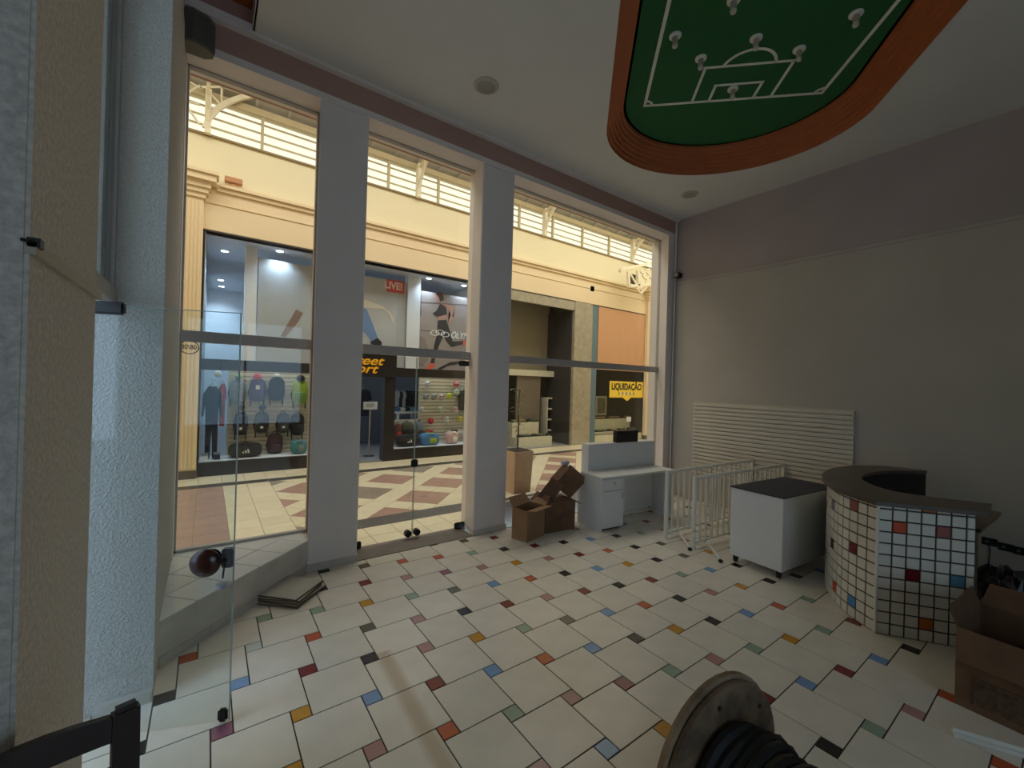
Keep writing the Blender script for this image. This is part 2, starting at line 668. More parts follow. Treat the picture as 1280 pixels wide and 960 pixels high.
for a, b in ((0.02, 0.40), (0.41, 0.80), (0.81, 1.18), (1.19, 1.49)):
    p, q = (-0.24 + ux * a, 3.665 + uy * a), (-0.24 + ux * b, 3.665 + uy * b)
    MB().prism([p, q, (q[0] + nx * 0.01, q[1] + ny * 0.01), (p[0] + nx * 0.01, p[1] + ny * 0.01)], 0, 0.07).build('skirting', SKIRT, sill)

# ---- left side: pier beside the window, stucco column, back part of the wall
pier = MB().box(-0.56, -0.24, 3.35, YG + 0.2, 0, 8.6)
wall_left = struct(pier.build('wall_left', STUCCO), 'rough stucco pier beside the tall shop window')
MB().box(-0.242, -0.228, 3.345, YG - 0.02, 0, ZH).build('corner_band', STUCCO, wall_left)
MB().box(-0.26, -0.222, YG - 0.22, YG + 0.1, ZS - 0.01, ZH).build('jamb', PILLAR, wall_left)
MB().box(-0.46, -0.23, 3.32, 3.352, 0, 0.07).build('skirting', SKIRT, wall_left)
colm = MB().cbox((-0.72, 2.215, 2.75), (0.60, 0.89, 5.5), 0.01)
column = struct(colm.build('pillar', STUCCOY), 'yellowish textured stucco column beside the open glass door')
MB().box(-0.435, -0.405, 1.775, 2.68, 2.325, 2.36).build('trim_strip', mat('column_trim', rgb(190, 180, 162), 0.7), column)
hk = MB().box(-0.425, -0.398, 1.775, 1.81, 2.345, 2.372).bar((-0.41, 1.78, 2.36), (-0.43, 1.755, 2.358), 0.008)
hk.build('hook', BLACKP, column)
MB().box(-1.1, -0.9, -4.0, -2.4, 0, 5.4).build('wall_panel', WALL, wall_left)
MB().box(-1.1, -0.9, -2.4, 1.78, 0, 5.4).build('wall_panel', WALL, wall_left)
MB().box(-1.1, -0.43, 2.66, 3.36, 4.75, 5.5).build('wall_panel', WALL, wall_left)
MB().box(-1.1, -0.5, 3.3, 3.36, 0, 0.01).build('wall_panel', WALL, wall_left)
# transom window above the side door
w4 = thing('window_4', 'narrow transom window above the open glass door', None)
w4['kind'] = 'structure'
MB().box(-0.50, -0.44, 2.66, 3.36, 2.395, 2.475).build('frame', ALU, w4)
MB().box(-0.49, -0.45, 3.30, 3.36, 2.475, 4.75).build('frame', ALU, w4)
MB().box(-0.50, -0.485, 3.25, 3.30, 2.475, 4.75).build('frame', ALUD, w4)
MB().box(-0.47, -0.464, 2.66, 3.30, 2.475, 4.75).build('pane', GLASS, w4)

struct(MB().box(-12, -0.56, -6, YG, -0.14, -0.02).build('floor_pavement', mat('pavement', rgb(150, 150, 150), 0.8, var=0.1)), 'grey pavement outside the open side door')

# ---- right wall, trims, back wall
wall_right = struct(MB().box(XR, XR + 0.2, -4.0, YP + 0.1, 0, 4.02).build('wall_right', WALL), 'plain beige painted right wall')
MB().box(XR + 0.004, XR + 0.2, -4.0, YP + 0.1, 4.02, ZC + 0.3).build('upper_wall', WALLUP, wall_right)
t2 = struct(MB().box(XR - 0.012, XR + 0.01, -4.0, YP, 4.015, 4.045).box(XR - 0.008, XR + 0.01, -4.0, YP, 3.96, 3.975).build('trim_2', WALLUP), 'thin horizontal dado strip high on the right wall')
cd = struct(MB().cyl((XR - 0.03, YP - 0.06, 0.0), (XR - 0.03, YP - 0.06, ZC - 0.02), 0.018, 8).build('trim_3', PILLAR), 'vertical painted conduit in the room corner')
bw = MB().box(-1.1, XR + 0.2, -4.2, -4.0, 0, 0.6).box(-1.1, XR + 0.2, -4.2, -4.0, 3.6, 5.4).box(-1.1, -0.6, -4.2, -4.0, 0.6, 3.6).box(2.3, XR + 0.2, -4.2, -4.0, 0.6, 3.6)
struct(bw.build('wall_back', WALL), 'plain painted wall with a street window')
w5 = thing('window_5', 'street window in the back wall', None)
w5['kind'] = 'structure'
MB().box(-0.6, 2.3, -4.12, -4.06, 0.6, 0.66).box(-0.6, 2.3, -4.12, -4.06, 3.54, 3.6).box(0.82, 0.88, -4.12, -4.06, 0.66, 3.54).build('frame', ALU, w5)
MB().box(-0.6, 2.3, -4.1, -4.094, 0.66, 3.54).build('pane', GLASS, w5)

# ---- ceiling with the stepped oval recess
CU, CV = (math.sqrt(0.5), math.sqrt(0.5)), (math.sqrt(0.5), -math.sqrt(0.5))


def uv(u, v):
    return (u * CU[0] + v * CV[0], u * CU[1] + v * CV[1])


S = 0.4 / 0.31
VC, UF, UB = 1.33 * S, 4.10 * S, 2.10 * S


def oval(off, n=28):
    """outline of the recess, off = inset from the outer edge"""
    hw, re = 1.135 * S - off, 1.02 * S - off
    pts = []
    for i in range(n + 1):
        a = -math.pi / 2 + math.pi * i / n
        pts.append((UF + re * math.cos(a), VC + hw * math.sin(a)))
    for i in range(n + 1):
        a = math.pi / 2 + math.pi * i / n
        pts.append((UB + re * math.cos(a), VC + hw * math.sin(a)))
    # the wall side runs slightly inwards away from the far end
    pts = [uv(u, v - 0.12 * max(0.0, UF - u) * max(0.0, (v - VC) / hw)) for u, v in pts]
    return pts


bm = bmesh.new()
rect = [(0.26, -4.1), (XR + 0.1, -4.1), (XR + 0.1, YP), (0.26, YP)]
edges = []
for loop in (rect, oval(0)):
    vs = [bm.verts.new((p[0], p[1], ZC)) for p in loop]
    edges += [bm.edges.new((vs[i], vs[(i + 1) % len(vs)])) for i in range(len(vs))]
bmesh.ops.triangle_fill(bm, use_beauty=True, use_dissolve=False, edges=edges)
for f in bm.faces:
    if f.normal.z > 0:
        f.normal_flip()
ceiling = struct(MB().bm(bm).build('ceiling', CEIL), 'white dropped ceiling with a stepped oval recess')
MB().box(0.255, 0.275, -4.1, YP, ZC, ZC + 0.26).build('ceiling_edge', CEIL, ceiling)
MB().box(-1.1, 0.27, -4.2, YP, ZC + 0.24, ZC + 0.3).build('raised_panel', ORANGE, ceiling)
MB().box(-1.1, XR + 0.3, -4.2, YP + 0.1, ZC + 0.5, ZC + 0.6).build('roof_slab', CEIL, ceiling)

recess = thing('ceiling_recess', 'stepped terracotta ceiling recess framing a green football pitch', 'ceiling recess')
NST, DZ, DW = 7, 0.32, 0.225
for i in range(NST):
    a, b = oval(DW * i / NST), oval(DW * (i + 1) / NST)
    z0, z1 = ZC + DZ * i / NST - (0.004 if i == 0 else 0), ZC + DZ * (i + 1) / NST
    n = len(a)
    vs = [(p[0], p[1], z0) for p in a] + [(p[0], p[1], z1) for p in a] + [(p[0], p[1], z1) for p in b]
    fs = []
    for k in range(n):
        j = (k + 1) % n
        fs += [(k, j, n + j, n + k), (n + k, n + j, 2 * n + j, 2 * n + k)]
    MB().add(vs, fs).build('step', TERRA, recess)
ZF = ZC + DZ
fo = oval(DW - 0.03)
field = MB().add([(p[0], p[1], ZF) for p in fo], [tuple(range(len(fo) - 1, -1, -1))]).build('pitch', PITCH, recess)
# pitch markings, goal line across v, touch lines along u
kk = S * 1.1
GU = (3.051 + 2.341) / math.sqrt(2) * kk          # goal line u
VL = (3.051 - 2.341) / math.sqrt(2) * kk          # touch lines v
VR = (4.008 - 1.332) / math.sqrt(2) * kk + 0.03
VM = (VL + VR) / 2
LW, ZL = 0.035, ZF - 0.006


def pline(p, q, w=LW):
    a, b = uv(*p), uv(*q)
    return MB().bar((a[0], a[1], ZL), (b[0], b[1], ZL), w, 0.006)


UB2 = 0.55
for p, q in [((GU, VL - LW / 2), (GU, VR + LW / 2)), ((GU, VL), (UB2, VL)), ((GU, VR), (UB2, VR)), ((UB2, VL), (UB2, VR)), (((GU + UB2) / 2, VL), ((GU + UB2) / 2, VR))]:
    pline(p, q).build('pitch_line', CHALK, field)
PWH, PDP, GWH, GDP = 0.445, 0.565, 0.25, 0.27
for wv, dp in ((PWH, PDP), (GWH, GDP)):
    mb = MB()
    for p, q in [((GU, VM - wv), (GU - dp, VM - wv)), ((GU, VM + wv), (GU - dp, VM + wv)), ((GU - dp, VM - wv - LW / 2), (GU - dp, VM + wv + LW / 2))]:
        t = pline(p, q, 0.03)
        mb.add(t.v, t.f)
    mb.build('penalty_box_line', CHALK, field)


def parc(c, r, a0, a1, n=14, w=0.03):
    pts = [(c[0] + r * math.cos(a0 + (a1 - a0) * i / n), c[1] + r * math.sin(a0 + (a1 - a0) * i / n)) for i in range(n + 1)]
    mb = MB()
    for i in range(n):
        t = pline(pts[i], pts[i + 1], w)
        mb.add(t.v, t.f)
    return mb


parc((GU - PDP + 0.06, VM), 0.27, math.pi - 1.35, math.pi + 1.35).build('penalty_arc', CHALK, field)
parc((GU, VL), 0.085, math.pi / 2, math.pi, 6).build('corner_arc', CHALK, field)
parc((GU, VR), 0.085, math.pi, math.pi * 1.5, 6).build('corner_arc', CHALK, field)
parc(((GU + UB2) / 2, VM), 0.32, 0, 2 * math.pi, 24).build('centre_circle', CHALK, field)

# lamp holders standing in as the players of the pitch
LAMPS = [(917, 4), (844, 48), (945, 51), (876, 76), (999, 65), (1070, 21), (916, 114)]
LLAB = ['in front of the halfway line', 'near the long touch line', 'ahead of the penalty arc', 'beside the penalty box corner by the beam', 'beside the penalty box corner by the wall', 'near the touch line by the right wall', 'inside the small goal box']
SOCK = mat('lamp_socket', rgb(172, 160, 138), 0.5)
BULB = mat('dead_bulb_glass', rgb(196, 190, 172), 0.2)
for (x, y), ll in zip(LAMPS, LLAB):
    p = onz(x, y, ZF - 0.03)
    L = thing('lamp_holder', 'bare bulb holder on a round white rose, ' + ll, 'lamp', 'bulb holders on the ceiling pitch', (p.x, p.y, ZF))
    MB().lathe([(0.05, -0.02), (0.058, -0.012), (0.058, 0.004)], n=20).build('rose', CHALK, L, True)
    MB().lathe([(0.024, -0.075), (0.028, -0.06), (0.028, -0.02), (0.03, -0.015)], n=14).build('socket', SOCK, L, True)
    MB().lathe([(0.004, -0.128), (0.022, -0.12), (0.03, -0.1), (0.022, -0.078), (0.018, -0.07)], n=14).build('bulb', BULB, L, True)

# recessed round downlights
for (x, y), ll in (((608, 107), 'round recessed downlight in the white ceiling above the glass doors'), ((862, 243), 'round recessed downlight in the white ceiling near the room corner')):
    p = onz(x, y, ZC)
    L = thing('downlight', ll, 'lamp', None, (p.x, p.y, ZC))
    MB().lathe([(0.105, -0.02), (0.135, -0.006), (0.14, 0.003)], n=28).build('trim_ring', mat('downlight_ring', rgb(180, 172, 158), 0.5), L, True)
    MB().lathe([(0.05, -0.026), (0.1, -0.021), (0.104, -0.012)], n=24).build('diffuser', mat('downlight_diffuser', rgb(150, 146, 138), 0.35), L, True)

# ================================================================== WINDOWS AND DOORS OF THE SHOP
ZM0, ZM1 = 2.31, 2.415        # transom bar


def window_unit(name, x0, x1, z0, label, vsplit=None, mull=True):
    w = thing(name, label, None)
    w['kind'] = 'structure'
    fr = 0.03
    MB().box(x0, x0 + fr, YG - 0.03, YG + 0.03, z0, ZH).build('frame', ALU, w)
    MB().box(x1 - fr, x1, YG - 0.03, YG + 0.03, z0, ZH).build('frame', ALU, w)
    MB().box(x0, x1, YG - 0.03, YG + 0.03, ZH - 0.045, ZH).build('frame', ALU, w)
    MB().box(x0, x1, YG - 0.03, YG + 0.03, z0, z0 + fr).build('frame', ALU, w)
    MB().box(x0, x1, YG - 0.045, YG + 0.03, ZM0, ZM1).build('transom_bar', ALU, w)
    xs = [x0 + fr] + ([vsplit] if vsplit else []) + [x1 - fr]
    for a, b in zip(xs, xs[1:]):
        MB().box(a + 0.002, b - 0.002, YG - 0.004, YG + 0.004, z0 + fr, ZM0).build('pane', GLASS, w)
        MB().box(a + 0.002, b - 0.002, YG - 0.004, YG + 0.004, ZM1, ZH - 0.045).build('pane', GLASS, w)
    return w


w1 = window_unit('window_1', -0.236, 0.935, ZS - 0.005, 'tall narrow shop window above the tiled sill')
w3 = window_unit('window_3', PX[1][1] - 0.03, XR + 0.012, 0.29, 'wide shop window behind the white desk', vsplit=ony(741, 400, YG).x)
pf = ony(740.5, 361, YG)
MB().cbox((pf.x, YG, pf.z), (0.075, 0.035, 0.085), 0.008).build('patch_fitting', BLACKP, w3)
# faded round sticker on the left window, read backwards from inside
sp = ony(236, 434, YG - 0.012)
STK = mat('sticker_ink', rgb(52, 54, 52), 0.6)
ring = MB()
n = 28
vs, fs = [], []
for k in range(n):
    a = 2 * math.pi * k / n
    for rr in (1.0, 0.88):
        vs.append((sp.x + 0.004 + 0.076 * rr * math.cos(a), YG - 0.006, sp.z + 0.066 * rr * math.sin(a)))
fs = [(2 * k, 2 * ((k + 1) % n), 2 * ((k + 1) % n) + 1, 2 * k + 1) for k in range(n)]
stk = thing('round_sticker', 'round outlined number sticker on the left window pane', 'sticker')
MB().add(vs, fs).build('ring', STK, stk)
text('sticker_number', '08/08', STK, stk, (sp.x, YG - 0.006, sp.z), (math.pi / 2, 0, 0), 0.062, 0.0004, sx=-0.86, bold=0.001)

# glass double door under a glass transom
d1 = thing('door_1', 'frameless double glass doors between the two pillars', None)
d1['kind'] = 'structure'
xa, xb = PX[0][1] - 0.02, PX[1][0] + 0.06
xm = ony(517, 600, YG).x
MB().box(xa, xb, YG - 0.045, YG + 0.03, ZM0, ZM1).build('transom_bar', ALU, d1)
MB().box(xa, xb, YG - 0.03, YG + 0.03, ZH - 0.045, ZH).build('frame', ALU, d1)
MB().box(xa, xb, YG - 0.004, YG + 0.004, ZM1, ZH - 0.045).build('pane', GLASS, d1)
for a, b, side in ((xa + 0.01, xm - 0.004, -1), (xm + 0.004, xb - 0.01, 1)):
    lf = MB().box(a, b, YG - 0.005, YG + 0.005, 0.02, ZM0 - 0.012).build('door_leaf', GLASS, d1)
    hx = a if side < 0 else b
    cx = hx - side * 0.075
    MB().cbox((cx, YG, 0.05), (0.15, 0.04, 0.085), 0.01).build('patch_fitting', BLACKP, lf)
    if side > 0:
        MB().cbox((cx, YG, ZM0 - 0.05), (0.15, 0.04, 0.07), 0.01).build('patch_fitting', BLACKP, lf)
    ex = (b if side < 0 else a) + side * 0.055
    MB().cyl((ex, YG - 0.03, 0.075), (ex, YG + 0.03, 0.075), 0.042, 14).build('floor_bolt', BLACKP, lf)
    MB().box(b - 0.004 if side < 0 else a, b if side < 0 else a + 0.004, YG - 0.0055, YG + 0.0055, 0.02, ZM0 - 0.012).build('glass_edge', GLASSEDGE, lf)
lk = ony(525, 578, YG)
MB().cbox((xm, YG - 0.01, lk.z), (0.085, 0.05, 0.095), 0.012).build('centre_lock', BLACKP, d1)

# side door, standing open into the room
dhx, dhy, dex, dey = -0.50, 3.16, 0.148, 2.888
dl = math.hypot(dex - dhx, dey - dhy)
d2 = thing('door_2', 'frameless glass side door standing open into the room', None, None, (dhx, dhy, 0), math.atan2(dey - dhy, dex - dhx))
d2['kind'] = 'structure'
lf = MB().box(0.0, dl, -0.005, 0.005, 0.012, 2.36).build('door_leaf', DOORGLASS, d2)
MB().box(dl - 0.004, dl + 0.0005, -0.0055, 0.0055, 0.012, 2.36).build('glass_edge', GLASSEDGE, lf)
MB().box(0.0, dl, -0.0055, 0.0055, 2.357, 2.3605).build('glass_edge', GLASSEDGE, lf)
MB().cbox((0.06, 0, 2.345), (0.15, 0.035, 0.07), 0.01).build('patch_fitting', BLACKP, d2)
MB().cbox((0.06, 0, 0.05), (0.15, 0.035, 0.07), 0.01).build('patch_fitting', BLACKP, d2)
MB().cbox((dl - 0.035, 0, 0.045), (0.05, 0.035, 0.075), 0.012).build('floor_bolt', BLACKP, d2)
KNOBW = mat('knob_wood', rgb(58, 26, 20), 0.2, var=0.2)
kz = 0.945
MB().lathe([(0.02, 0.0), (0.022, -0.02), (0.05, -0.025), (0.075, -0.04), (0.078, -0.055), (0.06, -0.075), (0.02, -0.085)], (dl - 0.125, 0, kz), 24, 'y').build('knob', KNOBW, d2, True)
MB().lathe([(0.02, 0.0), (0.02, 0.012), (0.04, 0.016), (0.05, 0.028), (0.045, 0.04), (0.02, 0.046)], (dl - 0.125, 0, kz), 24, 'y').build('knob', KNOBW, d2, True)
lock = MB().cbox((dl - 0.032, 0, kz + 0.005), (0.06, 0.04, 0.11), 0.008).build('lock', mat('lock_metal', rgb(120, 126, 140), 0.3, 0.8), d2)
MB().box(dl - 0.05, dl - 0.03, -0.024, -0.02, kz - 0.01, kz + 0.01).cyl((dl - 0.04, -0.024, kz - 0.02), (dl - 0.045, -0.03, kz - 0.1), 0.005, 6).build('key', BLACKP, lock)
MB().lathe([(0.004, -0.03), (0.028, -0.026), (0.03, -0.005), (0.02, 0.0)], (dl - 0.047, -0.03, kz - 0.125), 16).build('key_fob', mat('key_fob', rgb(170, 172, 180), 0.4), lock, True)

# ================================================================== THINGS IN THE ROOM
# ---- reception counter: tiled hook-shaped wall with a stone top
def catmull(P, step=0.02):
    out = []
    for i in range(len(P) - 1):
        p0, p1, p2, p3 = P[max(i - 1, 0)], P[i], P[i + 1], P[min(i + 2, len(P) - 1)]
        n = max(2, int(math.dist(p1, p2) / step))
        for k in range(n):
            t = k / n
            out.append(tuple(0.5 * (2 * p1[j] + (p2[j] - p0[j]) * t + (2 * p0[j] - 5 * p1[j] + 4 * p2[j] - p3[j]) * t * t + (3 * p1[j] - p0[j] - 3 * p2[j] + p3[j]) * t ** 3) for j in (0, 1)))
    out.append(tuple(P[-1]))
    return out


def resample(path, d):
    out = [path[0]]
    acc = 0.0
    for a, b in zip(path, path[1:]):
        L = math.dist(a, b)
        if L == 0:
            continue
        t = d - acc
        while t <= L:
            out.append((a[0] + (b[0] - a[0]) * t / L, a[1] + (b[1] - a[1]) * t / L))
            t += d
        acc = (acc + L) % d if acc + L >= d else acc + L
    return out


def offset(path, d):
    out = []
    for i, p in enumerate(path):
        a, b = path[max(i - 1, 0)], path[min(i + 1, len(path) - 1)]
        tx, ty = b[0] - a[0], b[1] - a[1]
        L = math.hypot(tx, ty)
        out.append((p[0] - ty / L * d, p[1] + tx / L * d))
    return out


TP = 0.095
curve = catmull([(4.573, 1.028), (4.715, 1.235), (4.90, 1.40), (5.20, 1.565), (5.58, 1.685), (6.0, 1.735), (6.5, 1.665), (6.83, 1.45), (6.9, 1.13)])
FE = (4.573 + 6.6 * TP * 0.579, 1.028 - 6.6 * TP * 0.816)
counter = thing('reception_counter', 'curved reception counter clad in white tiles with scattered coloured ones', 'counter')
body_out = [FE] + curve
body_in = offset(curve, -0.13)
flat_in = (FE[0] + 0.816 * 0.13, FE[1] + 0.579 * 0.13)
CZ = 1.075
CB = mat('counter_grout', rgb(58, 48, 44), 0.85)
MB().prism(body_out + body_in[::-1][:-6] + [flat_in], 0, CZ).build('body', CB, counter)
CT = {'W': mat('counter_tile_white', rgb(226, 222, 212), 0.22, rand=0.03, var=0.02), 'O': mat('counter_tile_orange', rgb(206, 82, 42), 0.22), 'M': mat('counter_tile_mauve', rgb(160, 96, 92), 0.22),
      'R': mat('counter_tile_red', rgb(116, 24, 34), 0.22), 'B': mat('counter_tile_blue', rgb(92, 140, 172), 0.22), 'A': mat('counter_tile_amber', rgb(196, 110, 50), 0.22),
      'S': mat('counter_tile_slate', rgb(120, 130, 140), 0.22), 'K': mat('counter_tile_black', rgb(44, 38, 44), 0.22), 'C': mat('counter_tile_cornflower', rgb(88, 142, 204), 0.22)}
FLATC = {(1, 9): 'O', (4, 9): 'M', (2, 5): 'R', (5, 5): 'B', (3, 1): 'A', (3, 11): 'A'}
CURVC = {(2, 10): 'M', (2, 6): 'R', (2, 1): 'C', (6, 9): 'S', (6, 5): 'K', (5, 1): 'O', (9, 3): 'R', (10, 8): 'B'}
rows = [(i * TP, (i + 1) * TP) for i in range(11)] + [(11 * TP, CZ)]


def ctile(p, q, z0, z1, m, nm='tile'):
    tx, ty = q[0] - p[0], q[1] - p[1]
    L = math.hypot(tx, ty)
    tx, ty = tx / L, ty / L
    nx_, ny_ = -ty, tx
    g = 0.0055
    a = (p[0] + tx * g, p[1] + ty * g)
    b = (q[0] - tx * g, q[1] - ty * g)
    z0 += g
    z1 -= min(g, (z1 - z0) * 0.3)
    t, s = 0.006, 0.0015
    base = [(a[0], a[1], z0), (b[0], b[1], z0), (b[0], b[1], z1), (a[0], a[1], z1)]
    a2, b2 = (a[0] + tx * s, a[1] + ty * s), (b[0] - tx * s, b[1] - ty * s)
    top = [(a2[0] + nx_ * t, a2[1] + ny_ * t, z0 + s), (b2[0] + nx_ * t, b2[1] + ny_ * t, z0 + s), (b2[0] + nx_ * t, b2[1] + ny_ * t, z1 - s), (a2[0] + nx_ * t, a2[1] + ny_ * t, z1 - s)]
    return MB().hexa(base, top)


for c in range(7):
    L0, L1 = c * TP, min((c + 1) * TP, 6.6 * TP)
    p, q = (4.573 + L1 * 0.579, 1.028 - L1 * 0.816), (4.573 + L0 * 0.579, 1.028 - L0 * 0.816)
    for r, (z0, z1) in enumerate(rows):
        ctile(p, q, z0, z1, None).build('tile', CT[FLATC.get((c, r), 'W')], counter)
cp = resample(curve, TP)
restc = MB()
for c, (p, q) in enumerate(zip(cp, cp[1:])):
    for r, (z0, z1) in enumerate(rows):
        t = ctile(p, q, z0, z1, None)
        if c < 15:
            t.build('tile', CT[CURVC.get((c, r), 'W')], counter)
        else:
            restc.add(t.v, t.f)
o = restc.build('rear_tiles', CT['W'], counter)
o['kind'] = 'stuff'
MB().cyl((4.567, 1.030, 0), (4.567, 1.030, CZ), 0.012, 8).build('corner_trim', WHITEM, counter)
top_out = [(4.905, 0.445)] + [(4.512, 1.037)] + offset(curve, 0.05)[3:]
top_in = catmull([(6.76, 1.17), (6.47, 1.38), (6.04, 1.458), (5.62, 1.41), (5.30, 1.24), (5.15, 1.04), (5.19, 0.80), (5.33, 0.47)], 0.04)
MB().prism(top_out + [(6.95, 1.13)] + top_in, CZ, CZ + 0.034).build('counter_top', STONET, counter)
WT = mat('worktop_brown', rgb(110, 92, 72), 0.5, var=0.1)
MB().prism([(5.05, 0.50), (6.0, 0.47), (6.02, 1.12), (5.35, 1.12)], 0.905, 0.935).build('worktop', WT, counter)
MB().prism([(5.15, 0.62), (5.9, 0.6), (5.9, 0.64), (5.15, 0.66)], 0.0, 0.905).build('worktop_support', WT, counter)
# coloured tiles on the inner face of the hook
inn = resample(offset(curve, -0.135)[30:], TP)
for c, (q, p) in enumerate(zip(inn, inn[1:])):
    if c > 13:
        break
    for r in (8, 9, 10):
        ctile(p, q, rows[r][0], rows[r][1], None).build('inner_tile', CT[random.choice('WKSRBKM')], counter)
rebase(counter)

# ---- white display box on castors
box = thing('display_plinth', 'white box plinth on castors with a dark blue top', 'plinth', None, (4.945, 1.885, 0), math.radians(-5))
bl, bwid, bh = 1.2, 0.575, 0.865
MB().cbox((bl / 2, bwid / 2, (bh + 0.085) / 2), (bl, bwid, bh - 0.085), 0.004).build('body', WHITEL, box)
MB().cbox((bl / 2, bwid / 2, bh + 0.006), (bl + 0.02, bwid + 0.02, 0.014), 0.003).build('top_sheet', mat('plinth_top', rgb(58, 58, 70), 0.6, var=0.1), box)
for x in (0.05, bl - 0.05):
    for y in (0.05, bwid - 0.05):
        cst = MB().cbox((x, y, 0.078), (0.05, 0.05, 0.012)).cbox((x, y - 0.02, 0.055), (0.03, 0.008, 0.045)).cbox((x, y + 0.02, 0.055), (0.03, 0.008, 0.045)).build('castor', BLACKP, box)
        MB().cyl((x, y - 0.013, 0.03), (x, y + 0.013, 0.03), 0.03, 14).build('wheel', BLACKP, cst)


# ---- white tube barriers
def barrier(A, B, label, nb):
    A, B = Vector((A[0], A[1], 0)), Vector((B[0], B[1], 0))
    d = (B - A)
    L = d.length
    b = thing('barrier', label, 'barrier', None, A, math.atan2(d.y, d.x))
    zt, zb = 0.885, 0.075
    MB().bar((0, 0, zt), (L, 0, zt), 0.034, 0.034).build('top_rail', WHITEM, b)
    MB().bar((0, 0, zb), (L, 0, zb), 0.025, 0.025).build('bottom_rail', WHITEM, b)
    for x in (0.0, L):
        MB().bar((x, 0, 0.0), (x, 0, zt + 0.017), 0.04, 0.04).build('post', WHITEM, b)
    src = None
    for i in range(1, nb):
        if src is None:
            src = MB().bar((0, 0, zb), (0, 0, zt), 0.021, 0.021).build('bar', WHITEM, b, loc=(L * i / nb, 0, 0))
        else:
            link_copy(src, b, (L * i / nb, 0, 0))
    for x, dx in ((0.27, -0.36), (L - 0.27, 0.2)):
        leg = MB().bar((x, 0, 0.055), (x + dx, -0.42, 0.02), 0.024, 0.024).build('foot', WHITEM, b)
        MB().cbox((x + dx, -0.425, 0.018), (0.036, 0.045, 0.036), 0.006).build('rubber_tip', BLACKP, leg)
        leg = MB().bar((x, 0, 0.055), (x + dx * 0.3, 0.1, 0.02), 0.024, 0.024).build('foot', WHITEM, b)
        MB().cbox((x + dx * 0.3, 0.105, 0.018), (0.036, 0.045, 0.036), 0.006).build('rubber_tip', BLACKP, leg)
    return b


barrier((4.995, 3.30), (7.10, 3.17), 'white tube barrier standing beside the desk and leading to the wall panel', 17)
barrier((4.98, 2.90), (7.10, 2.72), 'white tube barrier standing beside the white box plinth', 17)

# ---- slat panel on the right wall
sp_ = thing('slat_panel', 'beige slatted display panel fixed low on the right wall', 'panel')
y0, y1, z0, z1 = 1.885, 4.215, 0.50, 1.775
MB().box(XR - 0.012, XR - 0.001, y0, y1, z0, z1).build('backing', SLAT, sp_)
ns = 19
pitch = (z1 - z0) / ns
src = MB().box(XR - 0.050, XR - 0.010, y0, y1, 0, pitch - 0.015).build('slat', SLAT, sp_, loc=(0, 0, z0))
for i in range(1, ns):
    link_copy(src, sp_, (0, 0, z0 + i * pitch))
rebase(sp_)

# ---- desk with raised front screen
desk = thing('reception_desk', 'white laminate desk with a raised screen under the big window', 'desk', None, (4.40, 3.915, 0), math.radians(-6.0))
DL, DD = 1.50, 0.45
MB().cbox((DL / 2, DD / 2, 0.735), (DL, DD, 0.028), 0.004).build('desktop', GREYL, desk)
MB().cbox((DL / 2 + 0.09, DD + 0.08, 0.565), (DL - 0.10, 0.16, 1.10), 0.004).build('screen', WHITEL, desk)
MB().cbox((DL / 2 + 0.09, DD + 0.08, 1.125), (DL - 0.08, 0.18, 0.022), 0.004).build('ledge', WHITEL, desk)
MB().cbox((0.02, DD / 2 + 0.03, 0.36), (0.03, DD + 0.05, 0.72), 0.002).build('end_panel', WHITEL, desk)
ped = MB().cbox((0.225, DD / 2, 0.375), (0.41, DD - 0.02, 0.69), 0.004).build('pedestal', WHITEL, desk)
dr = MB().cbox((0.225, 0.002, 0.635), (0.395, 0.018, 0.155), 0.003).build('drawer', WHITEL, desk)
MB().cyl((0.225, -0.02, 0.655), (0.225, -0.005, 0.655), 0.014, 10).build('lock', CHROME, dr)
dd = MB().cbox((0.225, 0.002, 0.30), (0.395, 0.018, 0.50), 0.003).build('door', WHITEL, desk)
MB().cbox((0.385, -0.014, 0.47), (0.012, 0.02, 0.09), 0.003).build('handle', CHROME, dd)
MB().cbox((0.225, DD / 2, 0.015), (0.36, DD - 0.1, 0.03)).build('plinth', BLACKP, desk)
MB().cbox((DL - 0.02, DD / 2, 0.37), (0.03, DD - 0.06, 0.69), 0.002).build('end_panel', GREYL, desk)
fr = MB().bar((DL - 0.05, 0.03, 0.03), (DL - 0.05, DD + 0.1, 0.03), 0.04, 0.04).bar((0.5, DD - 0.02, 0.03), (DL - 0.03, DD - 0.02, 0.03), 0.04, 0.04)
fr.build('foot_rail', WHITEM, desk)
MB().cyl((DL - 0.05, DD + 0.0, 0.0), (DL - 0.05, DD + 0.0, 0.06), 0.02, 8).build('foot', BLACKP, desk)

# black box on the desk ledge
q = ony(778, 553, 4.36)
blk = tag(MB().cbox((0, 0, 0.09), (0.46, 0.09, 0.18), 0.006).build('storage_box', BLACKP, loc=(q.x + 0.02, 4.315, 1.136)), 'low black box lying on the ledge of the white desk', 'box')
blk.rotation_euler[2] = math.radians(-6)


